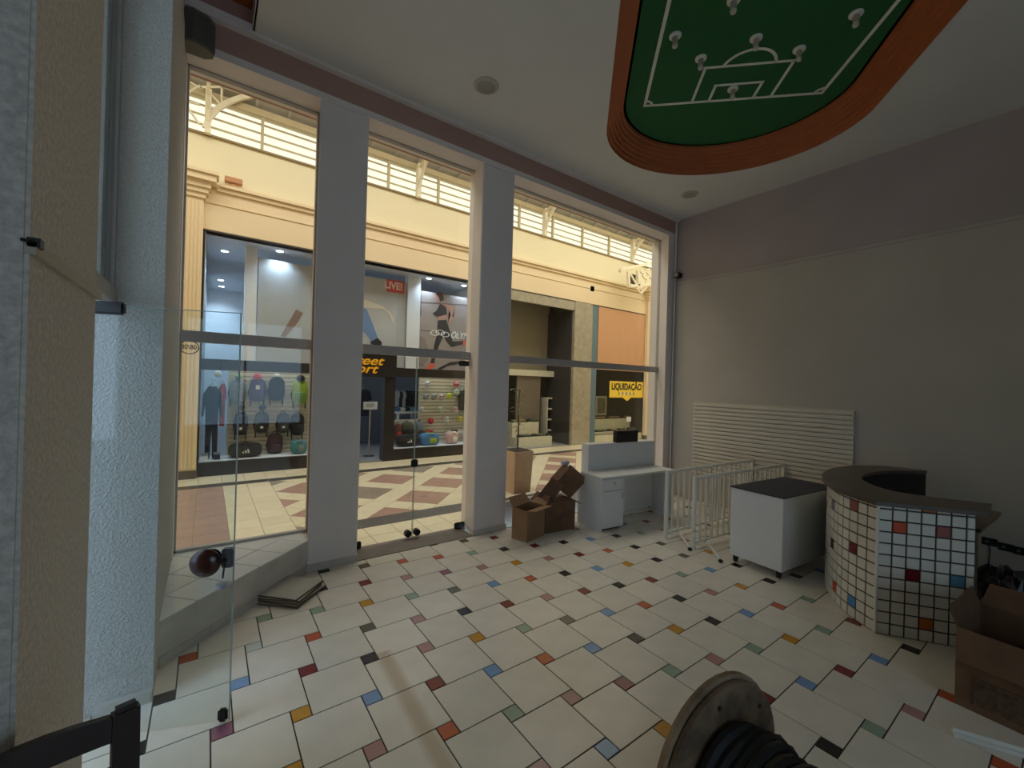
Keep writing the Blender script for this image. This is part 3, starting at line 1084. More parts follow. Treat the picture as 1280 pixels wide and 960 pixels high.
# ---- cardboard boxes
def carton(name, label, loc, rz, sx, sy, h, m, flaps, wall=0.006, tilt=None):
    b = thing(name, label, 'box', 'cardboard boxes by the pillar', loc, rz)
    if tilt:
        b.rotation_euler = (tilt[0], tilt[1], rz)
    mb = MB().box(-sx / 2, sx / 2, -sy / 2, sy / 2, 0, wall)
    mb.box(-sx / 2, sx / 2, -sy / 2, -sy / 2 + wall, wall, h).box(-sx / 2, sx / 2, sy / 2 - wall, sy / 2, wall, h)
    mb.box(-sx / 2, -sx / 2 + wall, -sy / 2 + wall, sy / 2 - wall, wall, h).box(sx / 2 - wall, sx / 2, -sy / 2 + wall, sy / 2 - wall, wall, h)
    mb.build('body', m, b)
    for side, ang, ln in flaps:
        o, u = math.cos(ang) * ln, math.sin(ang) * ln
        s2x, s2y = sx / 2 - 0.003, sy / 2 - 0.003
        if side == 'x+':
            e = [(s2x, -s2y, h - 0.002), (s2x, s2y, h - 0.002)]; d = (o, 0, u)
        elif side == 'x-':
            e = [(-s2x, s2y, h - 0.002), (-s2x, -s2y, h - 0.002)]; d = (-o, 0, u)
        elif side == 'y+':
            e = [(s2x, s2y, h - 0.002), (-s2x, s2y, h - 0.002)]; d = (0, o, u)
        else:
            e = [(-s2x, -s2y, h - 0.002), (s2x, -s2y, h - 0.002)]; d = (0, -o, u)
        a, c = Vector(e[0]), Vector(e[1])
        dv = Vector(d)
        nrm = (c - a).cross(dv).normalized() * 0.0035
        ins = (c - a) * 0.03
        MB().hexa([a - nrm, c - nrm, c + dv - ins - nrm, a + dv + ins - nrm], [a + nrm, c + nrm, c + dv - ins + nrm, a + dv + ins + nrm]).build('flap', m, b)
    return b


carton('cardboard_box', 'small open cardboard box with four flaps spread outwards', (3.455, 4.31, 0), math.radians(14), 0.38, 0.25, 0.40, CARD,
       [('x+', 0.25, 0.15), ('x-', 0.35, 0.15), ('y+', 0.9, 0.14), ('y-', 0.15, 0.13)])
b2 = carton('cardboard_box', 'crumpled brown carton between the open box and the desk', (3.98, 4.42, 0), math.radians(-6), 0.50, 0.36, 0.40, CARDD,
            [('x+', -0.5, 0.16), ('y-', 3.08, 0.17), ('y+', 3.08, 0.17), ('x-', 2.3, 0.12)])
ck = MB()
for i in range(3):
    a = -0.1 + 0.3 * i
    ck.add([(-0.2 + 0.09 * i, -0.187, 0.08 + 0.05 * i), (-0.1 + 0.1 * i, -0.187, 0.1 + 0.04 * i), (-0.08 + 0.09 * i, -0.187, 0.14 + 0.05 * i), (-0.19 + 0.09 * i, -0.187, 0.12 + 0.06 * i)], [(0, 1, 2, 3)])
ck.build('torn_tape', mat('tape_brown', rgb(92, 66, 46), 0.4), b2)
tc_ = carton('cardboard_box', 'dark carton tipped on its corner on top of the other boxes', (0, 0, 0), 0, 0.32, 0.24, 0.30, CARDD,
             [('x-', 3.05, 0.155), ('x+', 3.1, 0.155), ('y-', 2.6, 0.11)])
tc_.rotation_mode = 'QUATERNION'
from mathutils import Quaternion
va = Vector((math.cos(math.radians(48)), math.sin(math.radians(48)), 0))
tc_.rotation_quaternion = Quaternion(va, math.radians(40)) @ Quaternion((0, 0, 1), math.radians(-25))
mz = min((tc_.rotation_quaternion @ Vector((x_, y_, z_))).z for x_ in (-.16, .16) for y_ in (-.12, .12) for z_ in (0, .3))
tc_.location = (4.13, 4.45, 0.402 - mz)
lean = tag(MB().bar((0, 0, 0), (0.02, 0, 0.33), 0.20, 0.012, (0, 1, 0)).build('cardboard_sheet', CARDD), 'flat cardboard sheet leaning on the tipped carton', 'cardboard')
lean.rotation_euler = (0, math.radians(32), math.radians(-42))
lean.location = (3.80, 4.42, 0.405)
ap = max((tc_.location + tc_.rotation_quaternion @ Vector((x_, y_, z_)) for x_ in (-.14, .14) for y_ in (-.1, .1) for z_ in (0.02, .29)), key=lambda v: v.z)
pp = MB().blob((ap.x, ap.y, ap.z + 0.03), (0.06, 0.05, 0.035), 0.6, 0.7, 8, 10)
tag(pp.build('paper_scrap', mat('lilac_paper', rgb(188, 180, 196), 0.8), smooth=False), 'crumpled pale paper scrap on top of the tipped carton', 'paper')

# ---- stack of spare floor tiles by the sill
STKT = mat('loose_tile_top', rgb(176, 172, 162), 0.5, var=0.12, scale=4)
STKE = mat('loose_tile_edge', rgb(96, 76, 58), 0.85)
for i in range(5):
    ang = math.radians(45 + [2, -3, 1, 4, -1][i])
    lab = 'loose floor tile, %s of the small stack by the sill' % ['lowest', 'second from bottom', 'middle one', 'second from top', 'topmost'][i]
    t = thing('floor_tile', lab, 'tile', 'loose tiles stacked by the sill', (0.665 + [0, .01, -.008, .006, 0][i], 4.265 + [0, -.006, .008, 0, .005][i], 0.0165 * i), ang)
    MB().cbox((0, 0, 0.006), (0.384, 0.384, 0.0125)).build('body', STKE, t)
    MB().cbox((0, 0, 0.01425), (0.38, 0.38, 0.0045)).build('glaze', STKT, t)

# ---- wooden cable drum
drum = thing('cable_drum', 'weathered wooden cable drum lying on its rim with dark cable', 'cable drum')
dc, daz, dR, dW = Vector((1.83, 0.93, 0.375)), math.radians(-97), 0.375, 0.62
ax = Vector((math.cos(daz), math.sin(daz), 0))


def ring_disc(c, axis, R, t, r_in=0.0, n=40):
    s = axis.cross(Vector((0, 0, 1))).normalized()
    u = Vector((0, 0, 1))
    mb = MB()
    rings = []
    for rr, off in ((r_in, -t / 2), (R - 0.006, -t / 2), (R, -t / 2 + 0.006), (R, t / 2 - 0.006), (R - 0.006, t / 2), (r_in, t / 2)):
        rings.append([c + axis * off + (s * math.cos(2 * math.pi * k / n) + u * math.sin(2 * math.pi * k / n)) * max(rr, 0.002) for k in range(n)])
    vs = [p for r in rings for p in r]
    fs = []
    for i in range(len(rings) - 1):
        for k in range(n):
            a, b = i * n + k, i * n + (k + 1) % n
            fs.append((a, b, b + n, a + n))
    return mb.add(vs, fs)


ring_disc(dc, ax, dR, 0.034).build('flange', WOODOLD, drum)
ring_disc(dc + ax * 0.034, ax, dR - 0.016, 0.032).build('flange_lining', mat('drum_lining', rgb(122, 100, 78), 0.85, var=0.4, scale=9, bump=0.8, bscale=30), drum)
ring_disc(dc + ax * dW, ax, dR, 0.05).build('flange', WOODOLD, drum)
MB().cyl(dc + ax * 0.03, dc + ax * (dW - 0.02), 0.19, 28).build('core', mat('drum_core', rgb(50, 48, 48), 0.8, var=0.3), drum, True)
s_, u_ = ax.cross(Vector((0, 0, 1))), Vector((0, 0, 1))
cab = []
for i in range(170):
    a = i * 2 * math.pi / 20
    cab.append(dc + ax * (0.08 + 0.38 * i / 170) + (s_ * math.cos(a) + u_ * math.sin(a)) * (0.21 + 0.012 * math.sin(i * 0.7)))
MB().tube(cab, 0.026, 7).build('cable', mat('cable_sheath', rgb(40, 40, 42), 0.6, var=0.3), drum, True)
for k in range(6):
    a = 2 * math.pi * k / 6 + 0.3
    c = dc + ax * 0.052 + (s_ * math.cos(a) + u_ * math.sin(a)) * 0.30
    MB().cyl(c - ax * 0.01, c + ax * 0.004, 0.011, 8).build('bolt', mat('rusty_bolt', rgb(60, 44, 36), 0.8), drum)
rebase(drum)

# ---- large torn carton by the counter
bigc = carton('cardboard_box', 'large torn cardboard carton standing in front of the tiled counter', (4.265, 0.19, 0), math.radians(-4), 0.60, 0.56, 0.50, CARDD,
              [('y+', 1.2, 0.12), ('x+', 0.6, 0.2), ('x-', -1.15, 0.2)])
bigc['group'] = 'cardboard boxes on the floor'
MB().box(-0.306, -0.3005, -0.1, 0.2, 0.05, 0.22).build('printed_label', mat('carton_print', rgb(92, 70, 54), 0.8, var=0.4, scale=40), bigc)

# crumpled plastic sheet on the floor behind the counter
bm = bmesh.new()
bmesh.ops.create_grid(bm, x_segments=22, y_segments=22, size=0.5)
rr = random.Random(3)
for v in bm.verts:
    d = max(0.0, 1 - (v.co.length / 0.6) ** 2)
    v.co.z = d * (0.10 + 0.22 * rr.random()) + 0.004
    v.co.x += rr.uniform(-.01, .01)
sh = tag(MB().bm(bm).build('plastic_sheet', mat('grey_plastic_sheet', rgb(70, 66, 62), 0.35, var=0.3, scale=10), loc=(6.55, 0.42, 0.0)), 'crumpled grey plastic sheet on the floor by the right wall', 'sheet')
sh.scale = (1.1, 0.75, 1)

# wall sockets with a hanging wire
for i, (x, y) in enumerate(((1237, 677), (1258, 684), (1277, 689))):
    p = onx(x, y, XR)
    s = thing('wall_socket', ['black wall socket with a wire hanging from it', 'black wall socket between the two others on the right wall', 'black wall socket farthest from the room corner'][i], 'socket', 'sockets low on the right wall', (XR, p.y, p.z))
    MB().cbox((-0.008, 0, 0), (0.016, 0.12, 0.085), 0.004).build('plate', BLACKP, s)
    MB().cyl((-0.022, 0.02, 0), (-0.012, 0.02, 0), 0.014, 10).build('outlet', GREYM, s)
    if i == 0:
        MB().tube([(-0.02, 0, -0.02), (-0.03, -0.01, -0.12), (-0.02, 0.0, -0.22), (-0.012, 0.01, -p.z + 0.01)], 0.005, 6).build('wire', BLACKP, s)

# white profile strip lying on the floor in the near corner
p, q = onz(1190, 918), onz(1290, 948)
tag(MB().bar((p.x, p.y, 0.012), (q.x, q.y, 0.012), 0.05, 0.022).bar((p.x, p.y, 0.03), (q.x, q.y, 0.03), 0.012, 0.03).build('profile_strip', WHITEM), 'white metal profile strip lying on the floor tiles', 'strip')

# ---- dark wooden chair by the column
ch = thing('wooden_chair', 'dark varnished wooden chair with its back to the column', 'chair', None, (-0.322, 1.415, 0), math.radians(16))
cw = 0.43
for x in (-cw / 2, cw / 2):
    MB().bar((x, 0.19, 0.0), (x, 0.195, 0.46), 0.05, 0.035, (0, 1, 0)).bar((x, 0.195, 0.45), (x, 0.22, 0.985), 0.062, 0.034, (0, 1, 0)).bar((x, 0.22, 0.984), (x, 0.221, 1.0), 0.045, 0.024, (0, 1, 0)).build('back_post', WOODD, ch)
    MB().bar((x, -0.19, 0), (x, -0.19, 0.43), 0.038, 0.038).build('leg', WOODD, ch)
    MB().bar((x, -0.19, 0.2), (x, 0.19, 0.2), 0.02, 0.025).build('stretcher', WOODD, ch)
MB().cbox((0, -0.01, 0.445), (cw + 0.03, 0.42, 0.03), 0.01).build('seat', WOODD, ch)
tr = MB()
for i in range(8):
    x0, x1 = -cw / 2 + cw * i / 8, -cw / 2 + cw * (i + 1) / 8
    f0, f1 = 0.03 * math.sin(math.pi * i / 8), 0.03 * math.sin(math.pi * (i + 1) / 8)
    tr.hexa([(x0, 0.208 + f0, 0.905), (x1, 0.208 + f1, 0.905), (x1, 0.230 + f1, 0.905), (x0, 0.230 + f0, 0.905)],
            [(x0, 0.210 + f0, 0.975 + f0 * .5), (x1, 0.210 + f1, 0.975 + f1 * .5), (x1, 0.232 + f1, 0.975 + f1 * .5), (x0, 0.232 + f0, 0.975 + f0 * .5)])
tr.build('top_rail', WOODD, ch)
for z in (0.82, 0.70, 0.58):
    MB().bar((-cw / 2, 0.205, z), (cw / 2, 0.205, z), 0.02, 0.035).build('back_slat', WOODD, ch)

# ---- loudspeaker in the window corner, bracket lamp in the far corner
q = ony(249, 42, 4.62)
spk = thing('wall_speaker', 'grey wedge loudspeaker mounted high in the window corner', 'speaker')
prof = [(-0.10, 0.10), (0.04, 0.10), (0.10, 0.055), (0.11, 0.0), (0.06, -0.06), (-0.04, -0.09), (-0.10, -0.08)]
MB().prism([(q.x + a, q.y + b - 0.0) for a, b in prof], q.z - 0.145, q.z + 0.145).build('cabinet', mat('speaker_grey', rgb(104, 100, 88), 0.6), spk)
MB().prism([(q.x + a * 1.05, q.y + b * 1.06) for a, b in prof[2:]], q.z - 0.12, q.z + 0.12).build('grille', mat('speaker_grille', rgb(84, 82, 74), 0.7, bump=0.3, bscale=300), spk)
rebase(spk)
q = ony(848, 344, 4.60)
lam = thing('bracket_lamp', 'small black bracket floodlight beside the corner conduit', 'lamp')
MB().bar((XR, q.y + 0.05, q.z + 0.03), (q.x + 0.02, q.y + 0.02, q.z + 0.02), 0.025).build('bracket', BLACKP, lam)
MB().cbox((q.x, q.y, q.z - 0.01), (0.17, 0.12, 0.09), 0.012).build('housing', BLACKP, lam)
MB().cbox((q.x - 0.086, q.y, q.z - 0.01), (0.006, 0.10, 0.07), 0.002).build('lens', mat('lamp_lens', rgb(140, 132, 118), 0.2), lam)
rebase(lam)

# ================================================================== THE MALL CORRIDOR OUTSIDE
CREAM = mat('mall_cream_paint', rgb(238, 226, 190), 0.7, var=0.02, scale=1)
CREAM2 = mat('mall_fascia_paint', rgb(236, 214, 176), 0.7, var=0.02, scale=1)
MTW = mat('mall_tile_cream', rgb(226, 214, 184), 0.3, var=0.05, rand=0.04)
MTP = mat('mall_tile_pink', rgb(172, 138, 122), 0.35, var=0.08, rand=0.05)
MTG = mat('mall_tile_grey', rgb(150, 138, 122), 0.35, var=0.15, scale=20, rand=0.05)
MTD = mat('mall_tile_dark', rgb(96, 92, 90), 0.35, var=0.1, rand=0.05)
MTN = mat('mall_tile_step', rgb(74, 68, 60), 0.4, var=0.1)
MGR = mat('mall_grout', rgb(150, 138, 116), 0.9)

mall = struct(MB().box(-9, 22, YG + 0.15, 15.5, -0.12, -0.004).box(-9, 22, YG - 0.03, YG + 0.15, -0.12, -0.004).build('floor_mall', MGR), 'mall corridor floor paved in cream, pink and grey tiles')
mcount = {}
mrest = {}


def mtile(poly, m, far=False):
    c = (sum(p[0] for p in poly) / len(poly), sum(p[1] for p in poly) / len(poly), 0)
    if in_view(c, 0) and -0.6 < c[0] < 7.5 and not far and mcount.get(m.name, 0) < 280 and to_px(c)[1] > 560:
        flat_tile(poly).build('paving_tile', m, mall)
        mcount[m.name] = mcount.get(m.name, 0) + 1
    else:
        t = flat_tile(poly)
        mrest.setdefault(m.name, (MB(), m))[0].add(t.v, t.f)


MP = 0.3685
g = 0.0035


def rows_of(y0, y1, ny, matf):
    h = (y1 - y0) / ny
    for j in range(ny):
        i = -24
        while True:
            x0 = 1.735 + i * MP
            i += 1
            if x0 > 21:
                break
            mtile([(x0 + g, y0 + j * h + g), (x0 + MP - g, y0 + j * h + g), (x0 + MP - g, y0 + (j + 1) * h - g), (x0 + g, y0 + (j + 1) * h - g)], matf(x0 + MP / 2))


rows_of(YG + 0.0, 5.72, 2, lambda x: MTW)
rows_of(5.72, 6.10, 1, lambda x: MTD)
rows_of(9.22, 9.50, 1, lambda x: MTN)
rows_of(9.50, 10.24, 2, lambda x: MTW)
# axis-aligned bands left of x=1
for i in range(-24, 3):
    for j in range(8):
        h = (9.22 - 6.10) / 8
        x0 = -0.105 + i * MP
        k = (i - 1) % 5
        m = MTW if k in (0, 1) else MTP
        mtile([(x0 + g, 6.10 + j * h + g), (x0 + MP - g, 6.10 + j * h + g), (x0 + MP - g, 6.10 + (j + 1) * h - g), (x0 + g, 6.10 + (j + 1) * h - g)], m)
# diagonal squares right of it
DS = 0.78 * math.sqrt(2) / 3
r2 = math.sqrt(0.5)
for i in range(-60, 90):
    for j in range(-60, 90):
        a0, b0 = (i - 1) * DS, (j - 1) * DS
        q = [(a0 + g, b0 + g), (a0 + DS - g, b0 + g), (a0 + DS - g, b0 + DS - g), (a0 + g, b0 + DS - g)]
        poly = [(3.09 + (a + b) * r2, 8.33 + (b - a) * r2) for a, b in q]
        if max(p[0] for p in poly) < 1.0 or min(p[0] for p in poly) > 20 or max(p[1] for p in poly) < 6.1 or min(p[1] for p in poly) > 9.22:
            continue
        for h in [(-1, 0, -1.0 - g), (0, -1, -6.10 - g), (0, 1, 9.22 - g)]:
            poly = clip(poly, *h)
            if len(poly) < 3:
                break
        if len(poly) < 3 or area(poly) < 5e-4:
            continue
        si, sj = (i) // 3, (j) // 3
        col = MTW if (i % 3 == 2 or j % 3 == 2) else (MTP if (si % 2 or sj % 2 == 0) else MTG)
        mtile(poly, col)
for nme, (mb, m) in mrest.items():
    o = mb.build('paving_field', m, mall)
    o['kind'] = 'stuff'

# ---- facade above the shop fronts, clerestory, roof
fac = struct(MB().box(-9, 22, YF, YF + 0.3, 4.86, 5.80).build('wall_opposite', CREAM2), 'cream fascia wall above the shop fronts across the corridor')
MB().box(-0.7, 22, YF + 0.1, YF + 0.3, 5.80, 6.74).build('upper_wall', CREAM, fac)
MB().box(0.10, 13.5, YF - 0.10, YF, 5.74, 5.80).build('cornice', CREAM2, fac)
MB().box(0.06, 13.54, YF - 0.05, YF, 5.66, 5.735).build('cornice', CREAM2, fac)
MB().box(-0.14, 13.74, YF - 0.02, YF, 5.40, 5.425).build('cornice', CREAM2, fac)
LINE = CREAM2
MB().box(-0.14, 13.74, YF - 0.012, YF + 0.02, 4.845, 4.875).build('edge_bead', mat('shopfront_bead', rgb(64, 56, 50), 0.5), fac)
MB().box(-0.14, 13.74, YF - 0.004, YF + 0.02, 5.392, 5.40).build('groove', LINE, fac)
MB().box(-0.7, 22, YF + 0.05, YF + 0.3, 6.74, 6.775).build('clerestory_sill', mat('clerestory_sill', rgb(150, 130, 92), 0.6), fac)
cl = thing('window_6', 'band of bright clerestory louvres above the cream wall', None)
cl['kind'] = 'structure'
MB().box(-0.75, 22, YF + 0.28, YF + 0.30, 6.775, 7.6).build('pane', emit('clerestory_daylight', (1.0, 0.93, 0.74, 1), 1.1), cl)
LV = mat('louvre_metal', rgb(196, 180, 140), 0.5)
for i in range(3):
    z = 6.94 + i * 0.19
    MB().hexa([(-0.7, YF + 0.14, z), (22, YF + 0.14, z), (22, YF + 0.15, z), (-0.7, YF + 0.15, z)], [(-0.7, YF + 0.20, z + 0.07), (22, YF + 0.20, z + 0.07), (22, YF + 0.22, z + 0.07), (-0.7, YF + 0.22, z + 0.07)]).build('louvre', LV, cl)
x = -0.55
i = 0
while x < 21:
    MB().box(x - 0.025, x + 0.025, YF + 0.08, YF + 0.16, 6.775, 7.5).build('mullion', LV, cl)
    x += 1.36
MB().box(-0.7, 22, YF + 0.06, YF + 0.24, 7.48, 7.62).build('frame', LV, cl)

ROOF = mat('mall_roof_sheet', rgb(196, 194, 188), 0.7, var=0.04, scale=2)
roof = struct(MB().hexa([(-9, 8.8, 8.35), (22, 8.8, 8.35), (22, YF + 0.4, 7.60), (-9, YF + 0.4, 7.60)], [(-9, 8.8, 8.45), (22, 8.8, 8.45), (22, YF + 0.4, 7.70), (-9, YF + 0.4, 7.70)]).build('ceiling_mall', ROOF), 'pale metal roof of the mall corridor')
MB().box(-9, 22, YG, 6.05, 8.3, 8.5).build('roof_sheet', ROOF, roof)
rib = MB().hexa([(-0.03, 8.8, 8.32), (0.03, 8.8, 8.32), (0.03, YF + 0.3, 7.58), (-0.03, YF + 0.3, 7.58)], [(-0.03, 8.8, 8.36), (0.03, 8.8, 8.36), (0.03, YF + 0.3, 7.62), (-0.03, YF + 0.3, 7.62)]).build('roof_rib', ROOF, roof, loc=(-0.5, 0, 0))
for i in range(1, 30):
    link_copy(rib, roof, (-0.5 + 0.6 * i, 0, 0))
MB().box(-9, 22, YF + 0.3, YF + 0.5, 6.7, 7.75).build('roof_end', ROOF, roof)
w7 = thing('added_roof_sheet', 'unseen opaque roof sheet added above the corridor daylight lamp', None)  # added out of view, closes the roof over the daylight lamp
w7['kind'] = 'structure'
MB().box(-9, 22, 6.05, 8.8, 8.44, 8.46).build('pane', mat('opaque_roof_sheet', rgb(226, 226, 220), 0.4), w7)
struct(MB().box(-9.2, -9, YG, 15, 0, 9).build('wall_mall_end', CREAM), 'end wall of the mall corridor')
struct(MB().box(22, 22.2, YG, 15, 0, 9).build('wall_mall_far_end', CREAM), 'far end wall of the mall corridor')
struct(MB().box(-9, -0.55, YG, YG + 0.2, 0, 9).build('wall_mall_near', CREAM), 'plain wall beside the shop front')
struct(MB().box(XR + 0.2, 22, YG, YG + 0.2, 0, 9).build('wall_mall_neighbour', CREAM), 'neighbouring shop wall on the near side')
# bluish louvred end seen past the corner post
bl_ = struct(MB().box(-6, -0.75, 12.6, 12.7, 5.0, 9.2).build('wall_louvred', mat('blue_grey_cladding', rgb(120, 146, 166), 0.6)), 'blue grey louvred cladding beyond the corner post')
src = MB().box(-6, -0.75, 12.55, 12.62, 0, 0.07).build('slat', mat('blue_slat', rgb(88, 118, 142), 0.6), bl_, loc=(0, 0, 5.05))
for i in range(1, 28):
    link_copy(src, bl_, (0, 0, 5.05 + i * 0.15))

# ---- roof trusses: post, curved brace and lattice
TRW = mat('truss_cream', rgb(236, 226, 196), 0.5)


def truss(x, label):
    t = thing('roof_truss', label, 'truss', 'cream roof trusses over the corridor')
    MB().box(x - 0.05, x + 0.05, YF - 0.06, YF + 0.08, 6.74, 7.6).build('post', TRW, t)
    pts = [(x, YF - 0.02 - 1.5 * (1 - math.cos(a)), 6.75 + 1.05 * math.sin(a)) for a in [math.pi / 2 * k / 8 for k in range(9)]]
    br = MB()
    for a, b in zip(pts, pts[1:]):
        br.bar(a, b, 0.06, 0.06)
    br.build('curved_brace', TRW, t)
    up = [(x, YF - 0.02, 7.5), (x, YF - 1.5, 7.95)]
    MB().bar(up[0], up[1], 0.05, 0.06).build('top_chord', TRW, t)
    lt = MB()
    for k in range(2, 8):
        f = k / 8
        a = pts[k]
        lt.bar(a, (x, YF - 0.02 - 1.4 * f, 7.5 + 0.42 * f), 0.025)
        if k < 7:
            lt.bar(pts[k], (x, YF - 0.02 - 1.4 * (k + 1) / 8, 7.5 + 0.42 * (k + 1) / 8), 0.02)
    lt.build('lattice', TRW, t)
    rebase(t)
    return t


for x, l in ((-0.12, 'cream lattice roof truss at the corridor corner beside the blue cladding'), (4.28, 'cream lattice roof truss above the runner poster'), (8.55, 'cream lattice roof truss above the marble pier shop'), (12.9, 'cream lattice roof truss over the far shop with the brown panel')):
    truss(x, l)
# arch along the wall at the corner, with its bracing
ar = thing('arch_brace', 'cream curved arch brace with lattice across the first clerestory bay', 'brace')
Ya = YF - 0.03
apx = [(256, 160), (262, 147), (272, 136), (285, 128), (302, 122), (322, 118), (345, 116)]
apts = [ony(px_, py_, Ya) for px_, py_ in apx]
mb = MB()
for a, b in zip(apts, apts[1:]):
    mb.bar(a, b, 0.07, 0.09)
mb.build('arch', TRW, ar)
up = [ony(252, 109, Ya), ony(352, 122, Ya)]
mb = MB().bar(ony(252, 109, Ya), ony(278, 109, Ya), 0.03, 0.04)
for p, q in (((258, 112), (275, 130)), ((277, 107), (277, 132)), ((280, 109), (314, 121)), ((313, 108), (313, 121)), ((257, 135), (268, 135))):
    mb.bar(ony(*p, Ya), ony(*q, Ya), 0.03, 0.035)
mb.build('lattice', TRW, ar)
mb = MB()
for p, q in (((232, 100), (250, 110)), ((232, 118), (250, 107)), ((232, 126), (250, 131)), ((233, 132), (249, 155))):
    mb.bar(ony(*p, Ya + 0.1), ony(*q, Ya + 0.1), 0.03, 0.035)
mb.build('side_lattice', TRW, ar)
rebase(ar)
# floodlight standing on the cornice
fl = thing('floodlight', 'small terracotta floodlight standing on the cornice', 'floodlight')
q = ony(292, 227, YF - 0.03)
FLM = mat('floodlight_shell', rgb(196, 140, 98), 0.6)
MB().cbox((q.x, q.y, 5.935), (0.30, 0.12, 0.11), 0.01).build('housing', FLM, fl)
MB().box(q.x - 0.04, q.x + 0.04, q.y - 0.03, q.y + 0.03, 5.80, 5.89).build('foot', FLM, fl)
rebase(fl)
# lattice beam end by the far window
lb = thing('lattice_beam', 'white lattice beam end projecting near the far pilaster', 'beam')
Yb = 9.6
def bq(l, w):
    mb = MB()
    for p, q in l:
        mb.bar(ony(*p, Yb), ony(*q, Yb), w, w)
    return mb
bq([((775, 337), (815, 329)), ((785, 358), (815, 355)), ((785, 340), (786, 359)), ((797, 338), (798, 357)), ((775, 337), (776, 340))], 0.09).build('chord', TRW, lb)
bq([((787, 341), (796, 356)), ((800, 338), (808, 352)), ((806, 336), (815, 350)), ((795, 360), (801, 367)), ((801, 367), (808, 359)), ((799, 345), (812, 336)), ((800, 355), (814, 343))], 0.05).build('lattice', TRW, lb)
MB().cbox(ony(791, 349, Yb + 0.12), (0.28, 0.04, 0.34)).build('vent', mat('dark_vent', rgb(70, 62, 54), 0.8), lb)
rebase(lb)


# ---- fluted pilasters
def pilaster(x0, x1, label, cap=True):
    p = thing('pilaster', label, 'pilaster')
    MB().box(x0, x1, YF - 0.12, YF + 0.0, 0.16, 5.42).build('shaft', CREAM2, p)
    MB().box(x0 - 0.01, x1 + 0.01, YF - 0.14, YF + 0.0, 0, 0.16).build('base', mat('pilaster_base', rgb(92, 82, 74), 0.5), p)
    n = 7
    w = (x1 - x0 - 0.04) / n
    src = None
    for i in range(n):
        lc = (x0 + 0.02 + w * (i + 0.5), YF - 0.12, 0)
        if src is None:
            src = MB().cyl((0, 0, 0.2), (0, 0, 5.35), w * 0.36, 8).build('flute', CREAM2, p, True, loc=lc)
        else:
            link_copy(src, p, lc)
    for k, (z, h, e) in enumerate(((5.42, 0.09, 0.03), (5.51, 0.09, 0.07), (5.60, 0.12, 0.11), (5.72, 0.12, 0.19), (5.84, 0.06, 0.23))):
        MB().box(x0 - e, x1 + e, YF - 0.13 - e, YF + 0.0, z, z + h).build('capital_course', CREAM2, p)
    return rebase(p)


pilaster(-0.60, -0.145, 'fluted cream pilaster beside the backpack display')
pilaster(13.77, 14.35, 'fluted cream pilaster beside the far sale window')
# blank fronts closing the row
struct(MB().box(-9, -0.6, YF + 0.05, YF + 0.25, 0, 4.86).build('wall_shopfront', CREAM2), 'blank cream shop front beyond the pilaster')
struct(MB().box(14.3, 22, YF + 0.05, YF + 0.25, 0, 4.86).build('wall_shopfront', CREAM2), 'blank cream shop front at the far end')

# ================================================================== SPORTS SHOP ACROSS THE CORRIDOR
SW = mat('shop_white', rgb(226, 230, 234), 0.6, var=0.02)
SG = mat('shop_grey', rgb(178, 184, 190), 0.6, var=0.02)
SFL = mat('shop_floor', rgb(150, 150, 150), 0.35, var=0.05)
BFR = mat('shopfront_black', rgb(34, 30, 30), 0.35)
shop1 = struct(MB().box(-0.16, 6.8, 17, 17.1, 0, 4.95).build('wall_sports_shop', SW), 'white inner walls of the sports shop')
MB().box(-0.16, -0.10, YF + 0.02, 17, 0, 4.95).build('side_wall', SW, shop1)
MB().box(6.30, 6.75, YF, 17, 0, 4.86).build('side_wall', SW, shop1)
MB().box(-0.15, 6.8, YF + 0.02, 17, 4.86, 4.95).build('shop_ceiling', mat('shop_ceiling', rgb(206, 212, 220), 0.6), shop1)
MB().box(-0.15, 6.5, YF + 0.06, 17, -0.004, 0.012).build('shop_floor', SFL, shop1)
YD = 11.0


def fx(x, y=480, Y=YF):
    return ony(x, y, Y).x


xe0, xe1, xc1, xd1 = 2.80, fx(481), fx(494), 6.31
front = thing('shopfront', 'black framed sports shop front with two display windows', 'shopfront')
for a, b in ((-0.14, xe0), (xc1, xd1)):
    MB().box(a, b, YF - 0.0, YF + 0.12, 0, 0.27).build('plinth', BFR, front)
    MB().box(a, b, YF - 0.02, YF + 0.10, 2.11, 2.33).build('lintel', BFR, front)
    MB().box(a, b, YF + 0.10, YD, 0.20, 0.275).build('display_deck', SW, front)
    MB().box(a, b, YF + 0.02, YF + 0.028, 0.275, 2.11).build('pane', SHOPGLASS, front)
    MB().box(a, b, YF + 0.02, YF + 0.028, 2.33, 4.85).build('pane', SHOPGLASS, front)
MB().box(-0.145, -0.11, YF - 0.02, YF + 0.08, 0, 4.86).build('jamb', BFR, front)
MB().box(xe1, xc1, YF - 0.02, YF + 0.25, 0, 2.78).build('portal_post', BFR, front)
MB().box(xe0 - 0.25, xe0, YF - 0.02, YF + 0.25, 0, 2.78).build('portal_post', BFR, front)
sg = MB().box(xe0 - 0.25, xc1, YF - 0.07, YF + 0.12, 2.08, 2.78).build('sign_board', BFR, front)
YEL = mat('sign_letter_yellow', rgb(250, 186, 34), 0.4, var=0.02)
q = ony(470, 453, YF - 0.08)
text('sign_letters', 'Street', YEL, sg, (q.x - 0.33, YF - 0.078, ony(470, 451.5, YF - 0.08).z), FRONT, 0.30, 0.004, 0.35, bold=0.005, sx=1.3)
text('sign_letters', 'Sport', YEL, sg, (q.x - 0.42, YF - 0.078, ony(465, 461.5, YF - 0.08).z), FRONT, 0.30, 0.004, 0.35, bold=0.005, sx=1.3)


